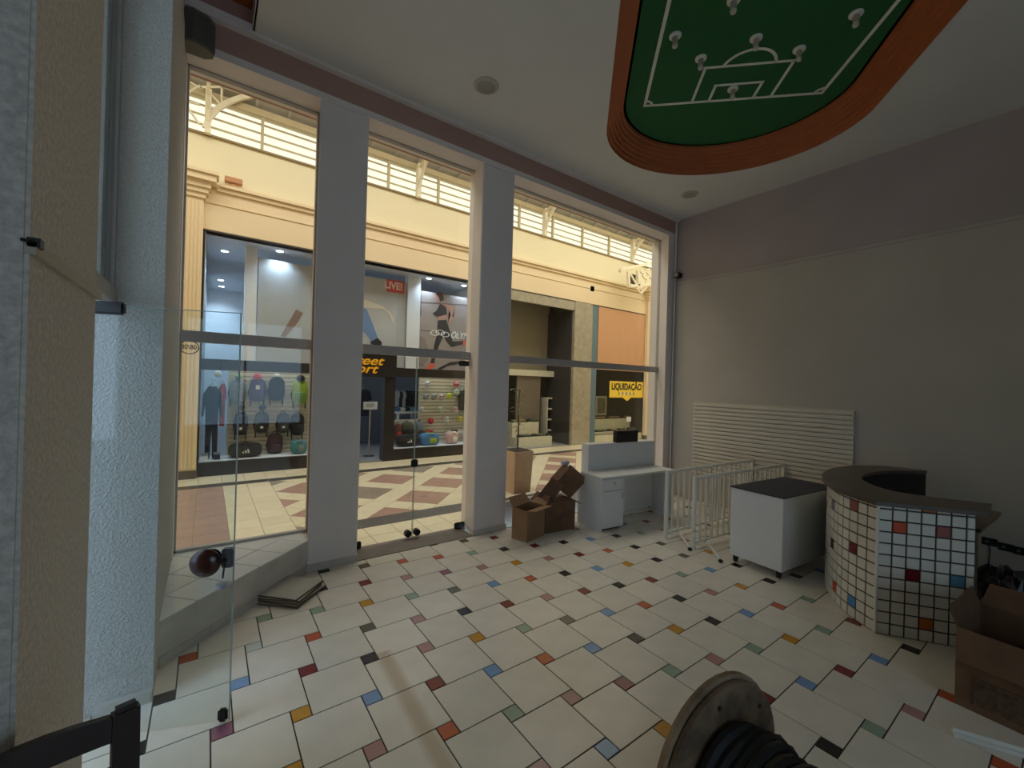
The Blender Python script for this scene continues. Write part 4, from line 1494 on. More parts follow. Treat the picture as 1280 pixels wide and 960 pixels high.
def slatwall(name, x0, x1, Y, z0, z1, n, label):
    w = thing(name, label, 'slat wall')
    MB().box(x0, x1, Y + 0.028, Y + 0.05, z0, z1).build('backing', mat('slatwall_cream', rgb(222, 218, 200), 0.5), w)
    h = (z1 - z0) / n
    src = None
    for i in range(n):
        if src is None:
            src = MB().box(x0, x1, Y - 0.020, Y + 0.030, 0, h - 0.018).build('slat', mat('slatwall_cream', rgb(222, 218, 200), 0.5), w, loc=(0, 0, z0 + i * h))
        else:
            link_copy(src, w, (0, 0, z0 + i * h))
    return rebase(w)


YS = YD - 0.02
slatwall('slat_wall', fx(284, 520, YD), 2.79, YD, 0.28, 2.2, 20, 'cream slatted wall behind the hanging backpacks')
slatwall('slat_wall', fx(523, 520, YD), 6.29, YD, 0.28, 2.2, 20, 'cream slatted wall behind the footballs')
MB().box(xc1 + 0.02, fx(523, 520, YD), YD, YD + 0.03, 0.28, 0.95).build('display_back', SW, front)

# goods
def fabric(n, r, g_, b):
    return mat('fabric_' + n, rgb(r, g_, b), 0.85, var=0.15, scale=25)


F = {'grey': fabric('grey', 120, 130, 138), 'purple': fabric('purple', 58, 48, 92), 'black': fabric('black', 26, 26, 30), 'lime': fabric('lime', 150, 178, 52), 'navy': fabric('navy', 36, 40, 66),
     'charcoal': fabric('charcoal', 58, 60, 60), 'maroon': fabric('maroon', 56, 34, 42), 'teal': fabric('teal', 64, 128, 132), 'red': fabric('red', 190, 44, 50), 'white': fabric('white', 226, 226, 222),
     'green': fabric('green', 120, 160, 90), 'blue': fabric('blue', 70, 120, 170), 'pink': fabric('pink', 206, 170, 160), 'brown': fabric('brown', 110, 62, 50), 'sky': fabric('sky', 110, 170, 200), 'olive': fabric('olive', 84, 86, 70)}


def px_size(x, y, Y, w, h):
    a, b = ony(x - w / 2, y, Y), ony(x + w / 2, y, Y)
    c, d = ony(x, y - h / 2, Y), ony(x, y + h / 2, Y)
    return b.x - a.x, c.z - d.z


def backpack(x, y, w, h, col, label, pocket=None, hang=True, patch=None, Y=None):
    Y = Y or YS - 0.13
    c = ony(x, y, Y)
    sx, sz = px_size(x, y, Y, w, h)
    if not hang:
        c.z = 0.275 + sz * 0.5
    t = thing('backpack', label, 'backpack', 'backpacks in the sports shop window', c)
    MB().blob((0, 0, -0.02 * sz), (sx * 0.46, 0.11, sz * 0.48), 0.55, 0.6, 12, 16).build('body', F[col], t, True)
    MB().blob((0, -0.09, -sz * 0.2), (sx * 0.32, 0.05, sz * 0.22), 0.5, 0.5, 8, 12).build('front_pocket', F[pocket or col], t, True)
    MB().tube([(-0.04, 0.05, sz * 0.44), (-0.03, 0.06, sz * 0.53), (0.03, 0.06, sz * 0.53), (0.04, 0.05, sz * 0.44)], 0.01, 6).build('handle', F['black'], t)
    for s in (-1, 1):
        MB().tube([(s * sx * 0.3, 0.09, sz * 0.3), (s * sx * 0.48, 0.08, -sz * 0.1), (s * sx * 0.36, 0.06, -sz * 0.48), (s * sx * 0.36, 0.05, -sz * (0.7 if hang else 0.485))], 0.014, 6).build('strap', F['black'], t)
    if patch:
        MB().cbox((-sx * 0.02, -0.108 - (0.03 if patch == 'mark' else 0.004), -0.02 if patch == 'stripe' else -sz * 0.2), (sx * (0.2 if patch == 'stripe' else 0.18), 0.006, sz * (0.45 if patch == 'stripe' else 0.1))).build('patch', F['white'], t)
    return t


backpack(297, 488, 23, 29, 'grey', 'grey mottled backpack hanging beside the purple one', 'grey')
backpack(322, 487, 23, 30, 'purple', 'purple backpack with a white stripe patch below the red cap', None, True, 'stripe')
backpack(346, 486, 22, 30, 'black', 'black backpack with long straps below the white cap')
backpack(375, 490, 21, 30, 'lime', 'lime green backpack below the black cap', 'green')
backpack(301, 529, 19, 30, 'navy', 'navy and black backpack below the grey mottled one', 'black', True, 'mark')
backpack(327, 528, 20, 27, 'charcoal', 'charcoal backpack below the purple one', 'black', True, 'mark')
backpack(354, 528, 18, 26, 'charcoal', 'charcoal backpack with a pale pocket mark beside the plain black one', 'charcoal', True, 'mark')
backpack(372, 530, 18, 28, 'black', 'plain black backpack below the lime green one')
backpack(343.5, 560, 21, 26, 'maroon', 'dark maroon backpack standing on the display deck', 'maroon', False)
backpack(509, 536, 17, 18, 'olive', 'dark olive backpack among the footballs', 'black', True, None)
backpack(524.5, 537, 11, 21, 'grey', 'slim grey backpack beside the dark olive one', 'charcoal', True, None)
backpack(497, 540, 9, 22, 'brown', 'reddish brown backpack next to the black portal post', 'red', True, None)


def duffel(x, y, w, h, col, label, marks=False, sub='black'):
    Y = YS - 0.36
    sx, sz = px_size(x, y, Y, w, h)
    c = ony(x, y, Y)
    t = thing('duffel_bag', label, 'bag', 'sports bags in the shop window', (c.x, Y, 0.275))
    MB().blob((0, 0, sz / 2), (sx / 2, 0.16, sz / 2), 0.6, 0.5, 10, 18).build('body', F[col], t, True)
    for s in (-1, 1):
        MB().tube([(-sx * 0.2, -0.12, sz * 0.7), (-sx * 0.12, -0.17, sz * 1.02), (sx * 0.12, -0.17, sz * 1.02), (sx * 0.2, -0.12, sz * 0.7)] if s < 0 else [(-sx * 0.2, 0.1, sz * 0.85), (0, 0.1, sz * 1.05), (sx * 0.2, 0.1, sz * 0.85)], 0.014, 6).build('handle', F[sub], t)
    if marks:
        mb = MB()
        for k, hh in enumerate((0.03, 0.055, 0.08)):
            xx = -0.05 + 0.045 * k
            mb.add([(xx, -0.163, sz * 0.35), (xx + 0.03, -0.163, sz * 0.35), (xx + 0.012, -0.163, sz * 0.35 + hh), (xx - 0.018, -0.163, sz * 0.35 + hh)], [(0, 1, 2, 3)])
        mb.build('three_bar_mark', F['white'], t)
    else:
        MB().blob((sx * 0.1, -0.15, sz * 0.4), (sx * 0.2, 0.03, sz * 0.22), 0.5, 0.5, 6, 10).build('pocket', F[sub], t, True)
    return t


duffel(306.5, 567, 43, 18, 'black', 'long black duffel bag with a white three bar mark', True)
duffel(373, 562, 20, 17, 'teal', 'teal sports bag at the end of the backpack display', sub='grey')
duffel(509, 558, 28, 15, 'black', 'black duffel bag below the footballs', True)
duffel(536, 555, 24, 15, 'blue', 'blue sports bag with a pale pocket beside the black duffel', sub='lime')
duffel(564, 553, 14, 15, 'pink', 'pale pink bag in the football display', sub='white')


def cap(x, y, col, label, w=11, Y=None):
    Y = Y or YS - 0.1
    c = ony(x, y, Y)
    sx, _ = px_size(x, y, Y, w, 5)
    t = thing('cap', label, 'cap', 'caps hanging on the slatted wall', c)
    r = sx / 2
    MB().blob((0, 0, 0), (r, 0.09, r * 0.85), 1, 1, 10, 14).build('crown', F[col], t, True)
    MB().blob((0, -0.09, -r * 0.5), (r * 0.85, 0.08, 0.015), 0.8, 0.8, 6, 14).build('visor', F['charcoal' if col != 'red' else 'red'], t, True)
    return t


cap(298, 471, 'green', 'green cap above the grey mottled backpack', 9)
cap(322, 471, 'red', 'red cap above the purple backpack')
cap(346, 470, 'white', 'white cap above the black backpack', 9)
cap(376, 473, 'black', 'black cap above the lime green backpack')
cap(302, 509, 'charcoal', 'small dark cap above the navy and black backpack', 8)
cap(328, 509, 'charcoal', 'small dark cap above the charcoal backpack', 9)


def ball_mat(n, a, b):
    m = bpy.data.materials.new('ball_' + n)
    m.use_nodes = True
    nt = m.node_tree
    bs = nt.nodes['Principled BSDF']
    bs.inputs['Roughness'].default_value = 0.4
    tc = nt.nodes.new('ShaderNodeTexCoord')
    vo = nt.nodes.new('ShaderNodeTexVoronoi')
    vo.inputs['Scale'].default_value = 11.0
    nt.links.new(tc.outputs['Object'], vo.inputs['Vector'])
    cr = nt.nodes.new('ShaderNodeValToRGB')
    cr.color_ramp.interpolation = 'CONSTANT'
    cr.color_ramp.elements[0].color = b
    cr.color_ramp.elements[1].color = a
    cr.color_ramp.elements[1].position = 0.33
    nt.links.new(vo.outputs['Distance'], cr.inputs[0])
    nt.links.new(cr.outputs[0], bs.inputs['Base Color'])
    return m


BM = {'bw': ball_mat('black_white', rgb(220, 220, 214), rgb(40, 42, 44)), 'red': ball_mat('red_white', rgb(206, 90, 96), rgb(226, 190, 190)), 'grey': ball_mat('grey', rgb(150, 156, 152), rgb(70, 74, 74)),
      'pink': ball_mat('pink', rgb(206, 170, 166), rgb(120, 90, 96)), 'lime': ball_mat('lime', rgb(200, 214, 60), rgb(90, 110, 40)), 'pale': ball_mat('pale_green', rgb(206, 220, 190), rgb(130, 150, 120)),
      'crimson': ball_mat('crimson', rgb(196, 52, 50), rgb(150, 36, 40)), 'yellow': ball_mat('yellow', rgb(226, 206, 50), rgb(60, 60, 40)), 'rw': ball_mat('red_black', rgb(214, 200, 190), rgb(150, 50, 46))}
for x, y, k, l in [(272, 467, 'bw', 'black and white football above the hanging black outfit'), (534.5, 480, 'bw', 'black and white football at the top of the football display'), (570.5, 480, 'red', 'red and white football in the top row of the display'),
                   (532.5, 496, 'grey', 'grey football at the end of the second ball row'), (542.5, 496, 'grey', 'dark patterned grey football between a grey and a pink ball'), (552, 496.5, 'pink', 'pink patterned football in the second ball row'),
                   (562, 495, 'lime', 'lime yellow football in the second ball row'), (571, 490, 'pale', 'pale grey football beside the dark jersey'), (528, 512, 'bw', 'black and white football below the grey one'),
                   (551, 512, 'pale', 'pale green football in the third ball row'), (569.5, 512, 'rw', 'red and cream football in the third ball row'), (538.5, 526, 'crimson', 'plain red ball in the lowest ball row'),
                   (559, 524.5, 'bw', 'white football in the lowest ball row'), (575, 524, 'yellow', 'yellow football in the lowest ball row')]:
    Y = YS - 0.14
    c = ony(x, y, Y)
    r = px_size(x, y, Y, 8.2, 8)[1] / 2
    b = thing('football', l, 'ball', 'footballs in the display', c)
    MB().blob((0, 0, 0), (r, r, r), 1, 1, 14, 20).build('ball', BM[k], b, True)
    MB().tube([(0, r * 0.6, -r * 0.85), (0, 0.125, -r * 0.95)], 0.012, 6).tube([(r * 0.5, 0.0, -r * 0.85), (-r * 0.5, 0.0, -r * 0.85)], 0.012, 6).build('peg', CHROME, b)


def garment(x, y, w, h, col, label, Y, sub=None, trousers=False):
    c = ony(x, y, Y)
    sx, sz = px_size(x, y, Y, w, h)
    t = thing('garment', label, 'clothing', 'clothes in the sports shop', c)
    if trousers:
        MB().prism([(-sx * .2, -.06), (sx * .2, -.06), (sx * .2, .06), (-sx * .2, .06)], -sz * .06, sz * .02).build('waistband', F[sub or col], t)
        for s in (-1, 1):
            MB().tube([(s * sx * .14, 0, 0), (s * sx * .17, 0, -sz * .25), (s * sx * .18, 0, -sz * .5)], [sx * .17, sx * .14, sx * .12], 10).build('leg', F[sub or col], t, True)
    body = [(-sx * .2, sz * .46), (-sx * .45, sz * .36), (-sx * .5, sz * .1), (-sx * .4, sz * .08), (-sx * .33, sz * .22), (-sx * .3, -sz * (.02 if trousers else .5)), (sx * .3, -sz * (.02 if trousers else .5)), (sx * .33, sz * .22), (sx * .4, sz * .08), (sx * .5, sz * .1), (sx * .45, sz * .36), (sx * .2, sz * .46)]
    mb = MB().prism(body, -0.07, 0.07)
    mb.v = [(v[0], v[2] * (1 - 0.5 * abs(v[0]) / (sx * .5)), v[1]) for v in mb.v]
    mb.build('top', F[col], t)
    MB().tube([(-sx * .2, 0, sz * .45), (0, 0, sz * .5), (sx * .2, 0, sz * .45)], 0.012, 6).tube([(0, 0, sz * .5), (0.02, 0, sz * .54), (0.0, 0.0, sz * .565), (-0.02, 0, sz * .55)], 0.008, 6).build('hanger', CHROME, t)
    return t


garment(264.5, 529, 26, 100, 'black', 'black hooded tracksuit hanging on a hanger by the pilaster', YD - 0.25, 'navy', True)
garment(278, 505, 10, 55, 'red', 'red and dark jacket edge hanging behind the tracksuit', YD - 0.05)
garment(578, 500, 12, 26, 'charcoal', 'dark jersey hanging at the end of the football display', YD - 0.1)
garment(455, 503, 18, 34, 'navy', 'navy jacket hanging inside the shop entrance', 11.9)
for i, (x, y, col) in enumerate(((496, 498, 'white'), (500, 499, 'charcoal'), (504, 499, 'white'), (509, 498, 'black'), (514, 498, 'navy'), (519, 498, 'charcoal'))):
    garment(x, y, 7, 20, col, ['white shirt at the end of the garment rack', 'charcoal shirt between two white ones on the rack', 'white shirt beside the black one on the rack', 'black shirt on the garment rack', 'navy shirt on the garment rack', 'charcoal shirt at the far end of the garment rack'][i], 12.4 + 0.02 * i)
rk = thing('garment_rack', 'chrome garment rack behind the football window', 'rack')
a, b = ony(494, 489, 12.5), ony(523, 489, 12.5)
MB().bar((a.x, 12.5, a.z + 0.02), (b.x, 12.5, a.z + 0.02), 0.03).build('rail', CHROME, rk)
for xx in (a.x, b.x):
    MB().bar((xx, 12.5, 0), (xx, 12.5, a.z + 0.02), 0.03).build('post', CHROME, rk)
rebase(rk)
tb = thing('display_table', 'white display table with folded blue clothes', 'table')
a, b = ony(493, 514, 11.7), ony(523, 514, 11.7)
MB().box(a.x, b.x, 11.5, 12.1, a.z - 0.06, a.z).build('tabletop', SW, tb)
for xx in (a.x + 0.05, b.x - 0.05):
    for yy in (11.55, 12.05):
        MB().box(xx - 0.03, xx + 0.03, yy - 0.03, yy + 0.03, 0.012, a.z - 0.06).build('leg', SW, tb)
rebase(tb)
for i in range(5):
    xx = a.x + (b.x - a.x) * (i + 0.5) / 5
    tag(MB().cbox((xx, 11.75, a.z + 0.05), (0.16, 0.3, 0.1), 0.02).build('folded_clothes', F[['blue', 'white', 'navy', 'sky', 'blue'][i]]), ['blue folded clothes next to the portal post', 'white folded clothes on the display table', 'navy folded clothes on the display table', 'pale sky blue folded clothes on the table', 'blue folded clothes at the far table end'][i], 'clothes', 'folded clothes on the table')
# dark interior partitions of the entrance and notice stand
MB().box(1.2, 2.79, YD + 0.06, YD + 0.12, 0.0, 2.3).build('display_partition', SG, front)
MB().box(xe1 - 0.1, 6.29, 13.4, 13.5, 0.0, 2.6).build('dark_partition', mat('shop_dark_panel', rgb(112, 114, 120), 0.6), front)
nt_ = thing('notice_stand', 'small white notice on a stand at the sports shop entrance', 'sign')
q = ony(463, 507, 11.0)
MB().cbox((q.x, 11.0, q.z), (0.36, 0.012, 0.20)).build('board', SW, nt_)
MB().cyl((q.x, 11.02, 0.012), (q.x, 11.02, q.z), 0.015, 8).build('pole', CHROME, nt_)
MB().lathe([(0.14, 0.0), (0.14, 0.015), (0.02, 0.02)], (q.x, 11.02, 0.012), 16).build('base', CHROME, nt_)
for k in range(3):
    MB().box(q.x - 0.11, q.x + 0.11 - 0.05 * (k == 2), 10.990, 10.9935, q.z + 0.035 - k * 0.035, q.z + 0.045 - k * 0.035).build('text_line', BLACKP, nt_)
rebase(nt_)
# clutter on the display decks
for i, (x, y, w, h, col, lab) in enumerate(((256, 572, 8, 8, 'white', 'white shoe box below the hanging tracksuit'), (271, 573, 8, 8, 'navy', 'navy shoe box on the deck beside the white one'), (369, 567, 4, 8, 'black', 'black bottle shaped flask beside the teal bag'), (301, 574, 4, 4, 'grey', 'small grey box in front of the long duffel'))):
    Y = YF + 0.35
    sx, sz = px_size(x, y, Y, w, h)
    c = ony(x, y, Y)
    o = thing('shoe_box' if i < 2 or i == 3 else 'flask', lab, 'box' if i != 2 else 'flask', None, (c.x, Y, 0.275))
    if i == 2:
        MB().lathe([(sx * .4, 0), (sx * .4, sz * .75), (sx * .22, sz * .85), (sx * .22, sz)], n=14).build('body', F[col], o, True)
        MB().lathe([(sx * .24, sz), (sx * .24, sz * 1.1)], n=12).build('cap', CHROME, o)
    else:
        MB().cbox((0, 0, sz * .4), (sx, 0.18, sz * .8)).build('body', F[col], o)
        MB().cbox((0, 0, sz * .88), (sx * 1.04, 0.19, sz * .22)).build('lid', F['grey'], o)
for i, (x, y, col) in enumerate(((536, 541, 'red'), (567, 540, 'charcoal'), (575, 541, 'white'))):
    Y = YS - 0.12
    c = ony(x, y, Y)
    o = thing('sports_shoe', ['red and white sports shoe on the slatted wall', 'charcoal sports shoe on the slatted wall', 'white sports shoe at the end of the slatted wall'][i], 'shoe', 'shoes on the slatted wall', c)
    MB().blob((0, 0, 0.03), (0.14, 0.05, 0.045), 0.8, 0.8, 8, 12).build('upper', F[col], o, True)
    MB().cbox((0, 0, -0.015), (0.29, 0.10, 0.03), 0.01).build('sole', F['white'], o)
    MB().tube([(0, 0.0, -0.03), (0, 0.11, -0.03)], 0.012, 6).build('peg', CHROME, o)

# ---- upper display: billboard, poster
def ppoly(pts, f, Y, m, name, parent, t=0.004):
    """thin flat print shape on a vertical panel"""
    P = [ony(*f(*p), Y) for p in pts]
    n = len(P)
    a = sum(P[i].x * P[(i + 1) % n].z - P[(i + 1) % n].x * P[i].z for i in range(n))
    if a < 0:
        P = P[::-1]
    bm = bmesh.new()
    vs = [bm.verts.new((p.x, Y - t, p.z)) for p in P]
    fc = bm.faces.new(vs)
    bmesh.ops.triangulate(bm, faces=[fc])
    return MB().bm(bm).build(name, m, parent)


c6 = lambda x, y: (450 + x * .15625, 320 + y * .15625)
c7 = lambda x, y: (240 + x * .177, 270 + y * .177)
YB = 10.92
PR = {n: mat('print_' + n, rgb(*v), 0.6, var=0.04) for n, v in {'grey': (176, 180, 182), 'jeans': (104, 134, 178), 'boot': (36, 36, 42), 'skin': (184, 140, 122), 'limb': (140, 114, 102), 'sleeve': (206, 200, 186), 'pave': (160, 148, 142), 'pave2': (140, 128, 122),
                                                              'hair': (60, 44, 42), 'black': (44, 42, 50), 'coral': (226, 96, 84), 'white': (238, 238, 238), 'livered': (238, 214, 208), 'livebg': (196, 84, 84), 'seam': (90, 82, 78)}.items()}
bb = thing('billboard', 'large grey fashion billboard behind the shop glass above the backpacks', 'billboard')
x0, x1 = fx(322, 380, YB), fx(507, 390, YB)
MB().box(x0, x1, YB, YB + 0.05, 2.36, 4.66).build('panel', PR['grey'], bb)
ppoly([(20, 410), (55, 430), (100, 540), (140, 650), (130, 672), (90, 690), (60, 640), (-60, 520), (-60, 400)], c6, YB, PR['jeans'], 'jeans_print', bb)
ppoly([(78, 690), (140, 655), (175, 690), (172, 716), (95, 712)], c6, YB, PR['boot'], 'boot_print', bb, 0.006)
ppoly([(-60, 320), (25, 345), (180, 400), (240, 450), (270, 500), (270, 530), (255, 530), (240, 480), (190, 425), (25, 412), (-60, 410)], c6, YB, PR['sleeve'], 'arm_print', bb, 0.006)
ppoly([(735, 660), (785, 685), (740, 760), (680, 830), (660, 855), (625, 850), (665, 780)], c7, YB, PR['limb'], 'limb_print', bb)
lv = ppoly([(210, 183), (358, 205), (355, 305), (212, 285)], c6, YB, PR['livebg'], 'logo_ground', bb, 0.004)
q = ony(*c6(283, 243), YB)
text('logo_text', 'LIVE!', PR['livered'], bb, (q.x - 0.05, YB - 0.008, q.z), FRONT, 0.26, 0.002, sx=0.88, bold=0.008)
rebase(bb)
wcx0, wcx1 = fx(305, 380, YD), fx(320, 380, YD)
MB().box(wcx0, wcx1, YD - 0.1, YD + 0.1, 2.33, 4.86).build('white_pier', SW, shop1)
MB().box(fx(507, 390, YD), fx(523, 390, YD), YD - 0.12, YD + 0.08, 2.33, 4.86).build('white_pier', SW, shop1)

po = thing('runner_poster', 'advertising poster of a running woman in black sportswear above the footballs', 'poster')
x0, x1 = fx(524, 390, YB), 6.28
MB().box(x0, x1, YB, YB + 0.04, 2.36, 4.52).build('sheet', PR['pave'], po)
for y in (370, 595):
    ppoly([(482, y - 3), (900, y + 22), (900, y + 28), (482, y + 3)], c6, YB, PR['seam'], 'joint_print', po)
ppoly([(482, 640), (520, 660), (560, 800), (500, 890), (470, 880)], c6, YB, PR['pave2'], 'shade_print', po, 0.004)
ppoly([(620, 900), (720, 850), (810, 840), (800, 862), (700, 882), (640, 918)], c6, YB, PR['black'], 'foot_shadow_print', po)
ppoly([(474, 265), (490, 265), (488, 480), (470, 478)], c6, YB, PR['black'], 'side_strip', po)
ppoly([(590, 310), (620, 300), (645, 335), (632, 368), (604, 352)], c6, YB, PR['skin'], 'face_print', po)
ppoly([(602, 300), (625, 288), (660, 300), (674, 350), (640, 366), (628, 328)], c6, YB, PR['hair'], 'hair_print', po, 0.006)
ppoly([(640, 365), (700, 385), (762, 405), (752, 440), (737, 480), (745, 492), (722, 547), (703, 532), (725, 470), (712, 432), (650, 402)], c6, YB, PR['skin'], 'arm_print', po)
ppoly([(640, 380), (690, 410), (696, 470), (640, 492), (602, 482), (578, 460), (610, 440)], c6, YB, PR['black'], 'top_print', po, 0.006)
ppoly([(625, 486), (692, 468), (684, 516), (624, 517)], c6, YB, PR['skin'], 'waist_print', po, 0.007)
ppoly([(622, 515), (690, 510), (714, 590), (740, 684), (822, 680), (826, 706), (730, 728), (690, 684), (666, 640), (630, 722), (604, 800), (596, 855), (562, 862), (584, 770), (600, 680), (626, 600)], c6, YB, PR['black'], 'leggings_print', po, 0.008)
ppoly([(820, 690), (850, 674), (872, 700), (852, 722), (825, 713)], c6, YB, PR['coral'], 'shoe_print', po, 0.009)
ppoly([(528, 902), (560, 855), (592, 860), (596, 886), (545, 916)], c6, YB, PR['coral'], 'shoe_print', po, 0.009)
for cx_, cy_ in ((598, 617), (641, 612), (680, 628)):
    vs, fs = [], []
    c = ony(*c6(cx_, cy_), YB)
    for k in range(24):
        a = 2 * math.pi * k / 24
        for s in (1.0, 0.78):
            vs.append((c.x + 0.145 * s * math.cos(a), YB - 0.011, c.z + 0.075 * s * math.sin(a)))
    fs = [(2 * k, 2 * k + 1, 2 * ((k + 1) % 24) + 1, 2 * ((k + 1) % 24)) for k in range(24)]
    MB().add(vs, fs).build('logo_ring', PR['white'], po)
q = ony(*c6(722, 632), YB)
text('logo_text', 'OLYMPIKUS', PR['white'], po, (q.x, YB - 0.011, q.z), FRONT, 0.27, 0.002, 0.3, 'LEFT', sx=0.8, bold=0.006)
rebase(po)

# downlights of the sports shop
LED = emit('shop_led', (0.9, 0.95, 1.0, 1), 14.0)
for i, (x, y) in enumerate(((281, 314), (350, 314), (276, 350), (277, 358), (536, 348), (580, 357))):
    p = onz(x, y, 4.85)
    p.y = max(p.y, 10.45) if i in (1, 4, 5) else max(p.y, 10.62)
    L = thing('shop_downlight', ['lit downlight above the tracksuit nearest the shop glass', 'lit downlight above the grey billboard', 'lit downlight deeper in the sports shop', 'lit downlight deepest in the sports shop', 'lit downlight above the runner poster', 'lit downlight near the end of the runner poster'][i], 'lamp', 'lit downlights in the sports shop', (p.x, p.y, 4.858))
    MB().lathe([(0.075, -0.012), (0.1, -0.006), (0.105, 0.0)], n=20).build('trim_ring', SW, L, True)
    MB().lathe([(0.02, -0.017), (0.07, -0.014), (0.074, -0.010)], n=20).build('led', LED, L, True)
    d = bpy.data.lights.new('shop_spot', 'SPOT')
    d.energy = 70 if i in (1, 4, 5) else 130
    d.spot_size = math.radians(130)
    d.spot_blend = 0.8
    d.color = (0.62, 0.78, 1.0)
    d.shadow_soft_size = 0.07
    lo = bpy.data.objects.new('shop_spot', d)
    COL.objects.link(lo)
    lo.parent = L
    lo.location = (0, 0, -0.03)

# ================================================================== SHOE SHOP
MARB = mat('marble_pier', rgb(164, 156, 138), 0.3, var=0.15, scale=7)
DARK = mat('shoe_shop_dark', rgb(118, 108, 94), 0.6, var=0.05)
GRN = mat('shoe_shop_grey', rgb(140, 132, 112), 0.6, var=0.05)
LGN = mat('shoe_shop_pale', rgb(204, 200, 178), 0.5)
TAN = mat('shoe_shop_tan_panel', rgb(206, 156, 116), 0.6, var=0.03)
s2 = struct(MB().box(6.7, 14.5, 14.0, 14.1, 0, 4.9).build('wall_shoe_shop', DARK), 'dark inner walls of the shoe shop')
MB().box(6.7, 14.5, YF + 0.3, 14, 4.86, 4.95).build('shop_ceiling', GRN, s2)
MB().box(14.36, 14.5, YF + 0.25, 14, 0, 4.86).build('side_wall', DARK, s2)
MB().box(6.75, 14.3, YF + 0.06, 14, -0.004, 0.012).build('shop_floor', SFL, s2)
f2 = thing('shoe_shopfront', 'shoe shop front with a marble pier and a tan upper panel', 'shopfront')
xp0, xp1 = fx(716), fx(738)
MB().box(xp0, xp1, YF - 0.02, YF + 0.35, 0, 4.86).build('marble_pier', MARB, f2)
MB().box(xp1, fx(745), YF + 0.0, YF + 0.3, 0, 4.86).build('blue_pier', mat('blue_panel', rgb(96, 122, 136), 0.5), f2)
xw0 = fx(746)
MB().box(xw0, 13.76, YF, YF + 0.12, 2.62, 4.86).build('tan_panel', TAN, f2)
MB().box(xw0, 13.76, YF + 0.02, YF + 0.1, 0, 0.26).build('plinth', LGN, f2)
MB().box(xw0, 13.76, YF + 0.03, YF + 0.04, 0.26, 2.62).build('pane', SHOPGLASS, f2)
MB().box(6.75, xp0, YF + 0.0, YF + 0.10, 4.55, 4.86).build('soffit_band', MARB, f2)
MB().box(6.75, xp0, YF + 1.3, YF + 1.36, 2.5, 4.86).build('upper_panel', GRN, f2)
MB().box(6.75, xp0, YF + 0.9, YF + 1.36, 2.30, 2.5).build('lintel', LGN, f2)
MB().box(xp0 - 0.06, xp0 - 0.0, YF + 0.1, YF + 1.3, 0, 4.55).build('side_glass_frame', ALUD, f2)
MB().box(fx(670), fx(700), YF + 1.0, YF + 1.05, 0.0, 2.3).build('dark_glazing', DARK, f2)
# door frame in the recess
dm = MB()
for p, q in (((701, 505), (701, 556)), ((712, 505), (712, 556)), ((701, 505), (712, 505))):
    dm.bar(ony(*p, YF + 0.9), ony(*q, YF + 0.9), 0.06)
dm.build('door_frame', LGN, f2)


def shoe(p, ci, label, group):
    col = SHC[ci]
    label = ('black', 'green', 'tan')[ci] + ' ' + label
    o = thing('shoe', label, 'shoe', group, p, random.uniform(-0.4, 0.4))
    MB().blob((0, 0, 0.05), (0.14, 0.05, 0.045), 0.8, 0.8, 8, 12).build('upper', col, o, True)
    MB().cbox((0, 0, 0.01), (0.28, 0.095, 0.02), 0.006).build('sole', BLACKP, o)


SHC = [mat('shoe_leather_black', rgb(36, 34, 32), 0.4), mat('shoe_leather_green', rgb(84, 96, 70), 0.5), mat('shoe_leather_tan', rgb(150, 118, 86), 0.5)]
# display shelf in the sale window, two levels
ds = thing('shoe_shelf', 'pale two level shoe shelf in the sale window', 'shelf')
MB().box(xw0 + 0.05, 13.7, YF + 0.2, YF + 0.55, 0.26, 0.34).build('lower_shelf', LGN, ds)
MB().box(xw0 + 0.05, 13.7, YF + 0.55, YF + 0.9, 0.26, 0.78).build('upper_shelf', LGN, ds)
rebase(ds)
for i in range(9):
    shoe((xw0 + 0.3 + i * 0.28, YF + 0.38, 0.34), (0, 1, 1, 0, 2, 0, 1, 0, 1)[i], 'shoe on the lower level of the sale window shelf', 'shoes on the lower sale shelf')
for i in range(9):
    shoe((xw0 + 0.25 + i * 0.29, YF + 0.72, 0.78), (2, 0, 2, 2, 0, 2, 2, 0, 2)[i], 'shoe on the upper level of the sale window shelf', 'shoes on the upper sale shelf')
# picture boards inside
for (xa_, ya_, xb_, yb_, m, lab, Yq) in ((745, 495, 758, 519, LGN, 'pale framed board inside the sale window', YF + 1.1), (645, 493, 669, 521, LGN, 'white framed board with plants beside the tall shelf', YF + 1.2)):
    a, b = ony(xa_, ya_, Yq), ony(xb_, yb_, Yq)
    t = thing('framed_board', lab, 'board')
    MB().box(a.x, b.x, Yq, Yq + 0.03, b.z, a.z).build('frame', m, t)
    MB().box(a.x + 0.09, b.x - 0.09, Yq - 0.006, Yq, b.z + 0.08, a.z - 0.08).build('picture', mat('board_picture_%d' % xa_, rgb(120, 124, 100), 0.5, var=0.5, scale=6), t)
    rebase(t)
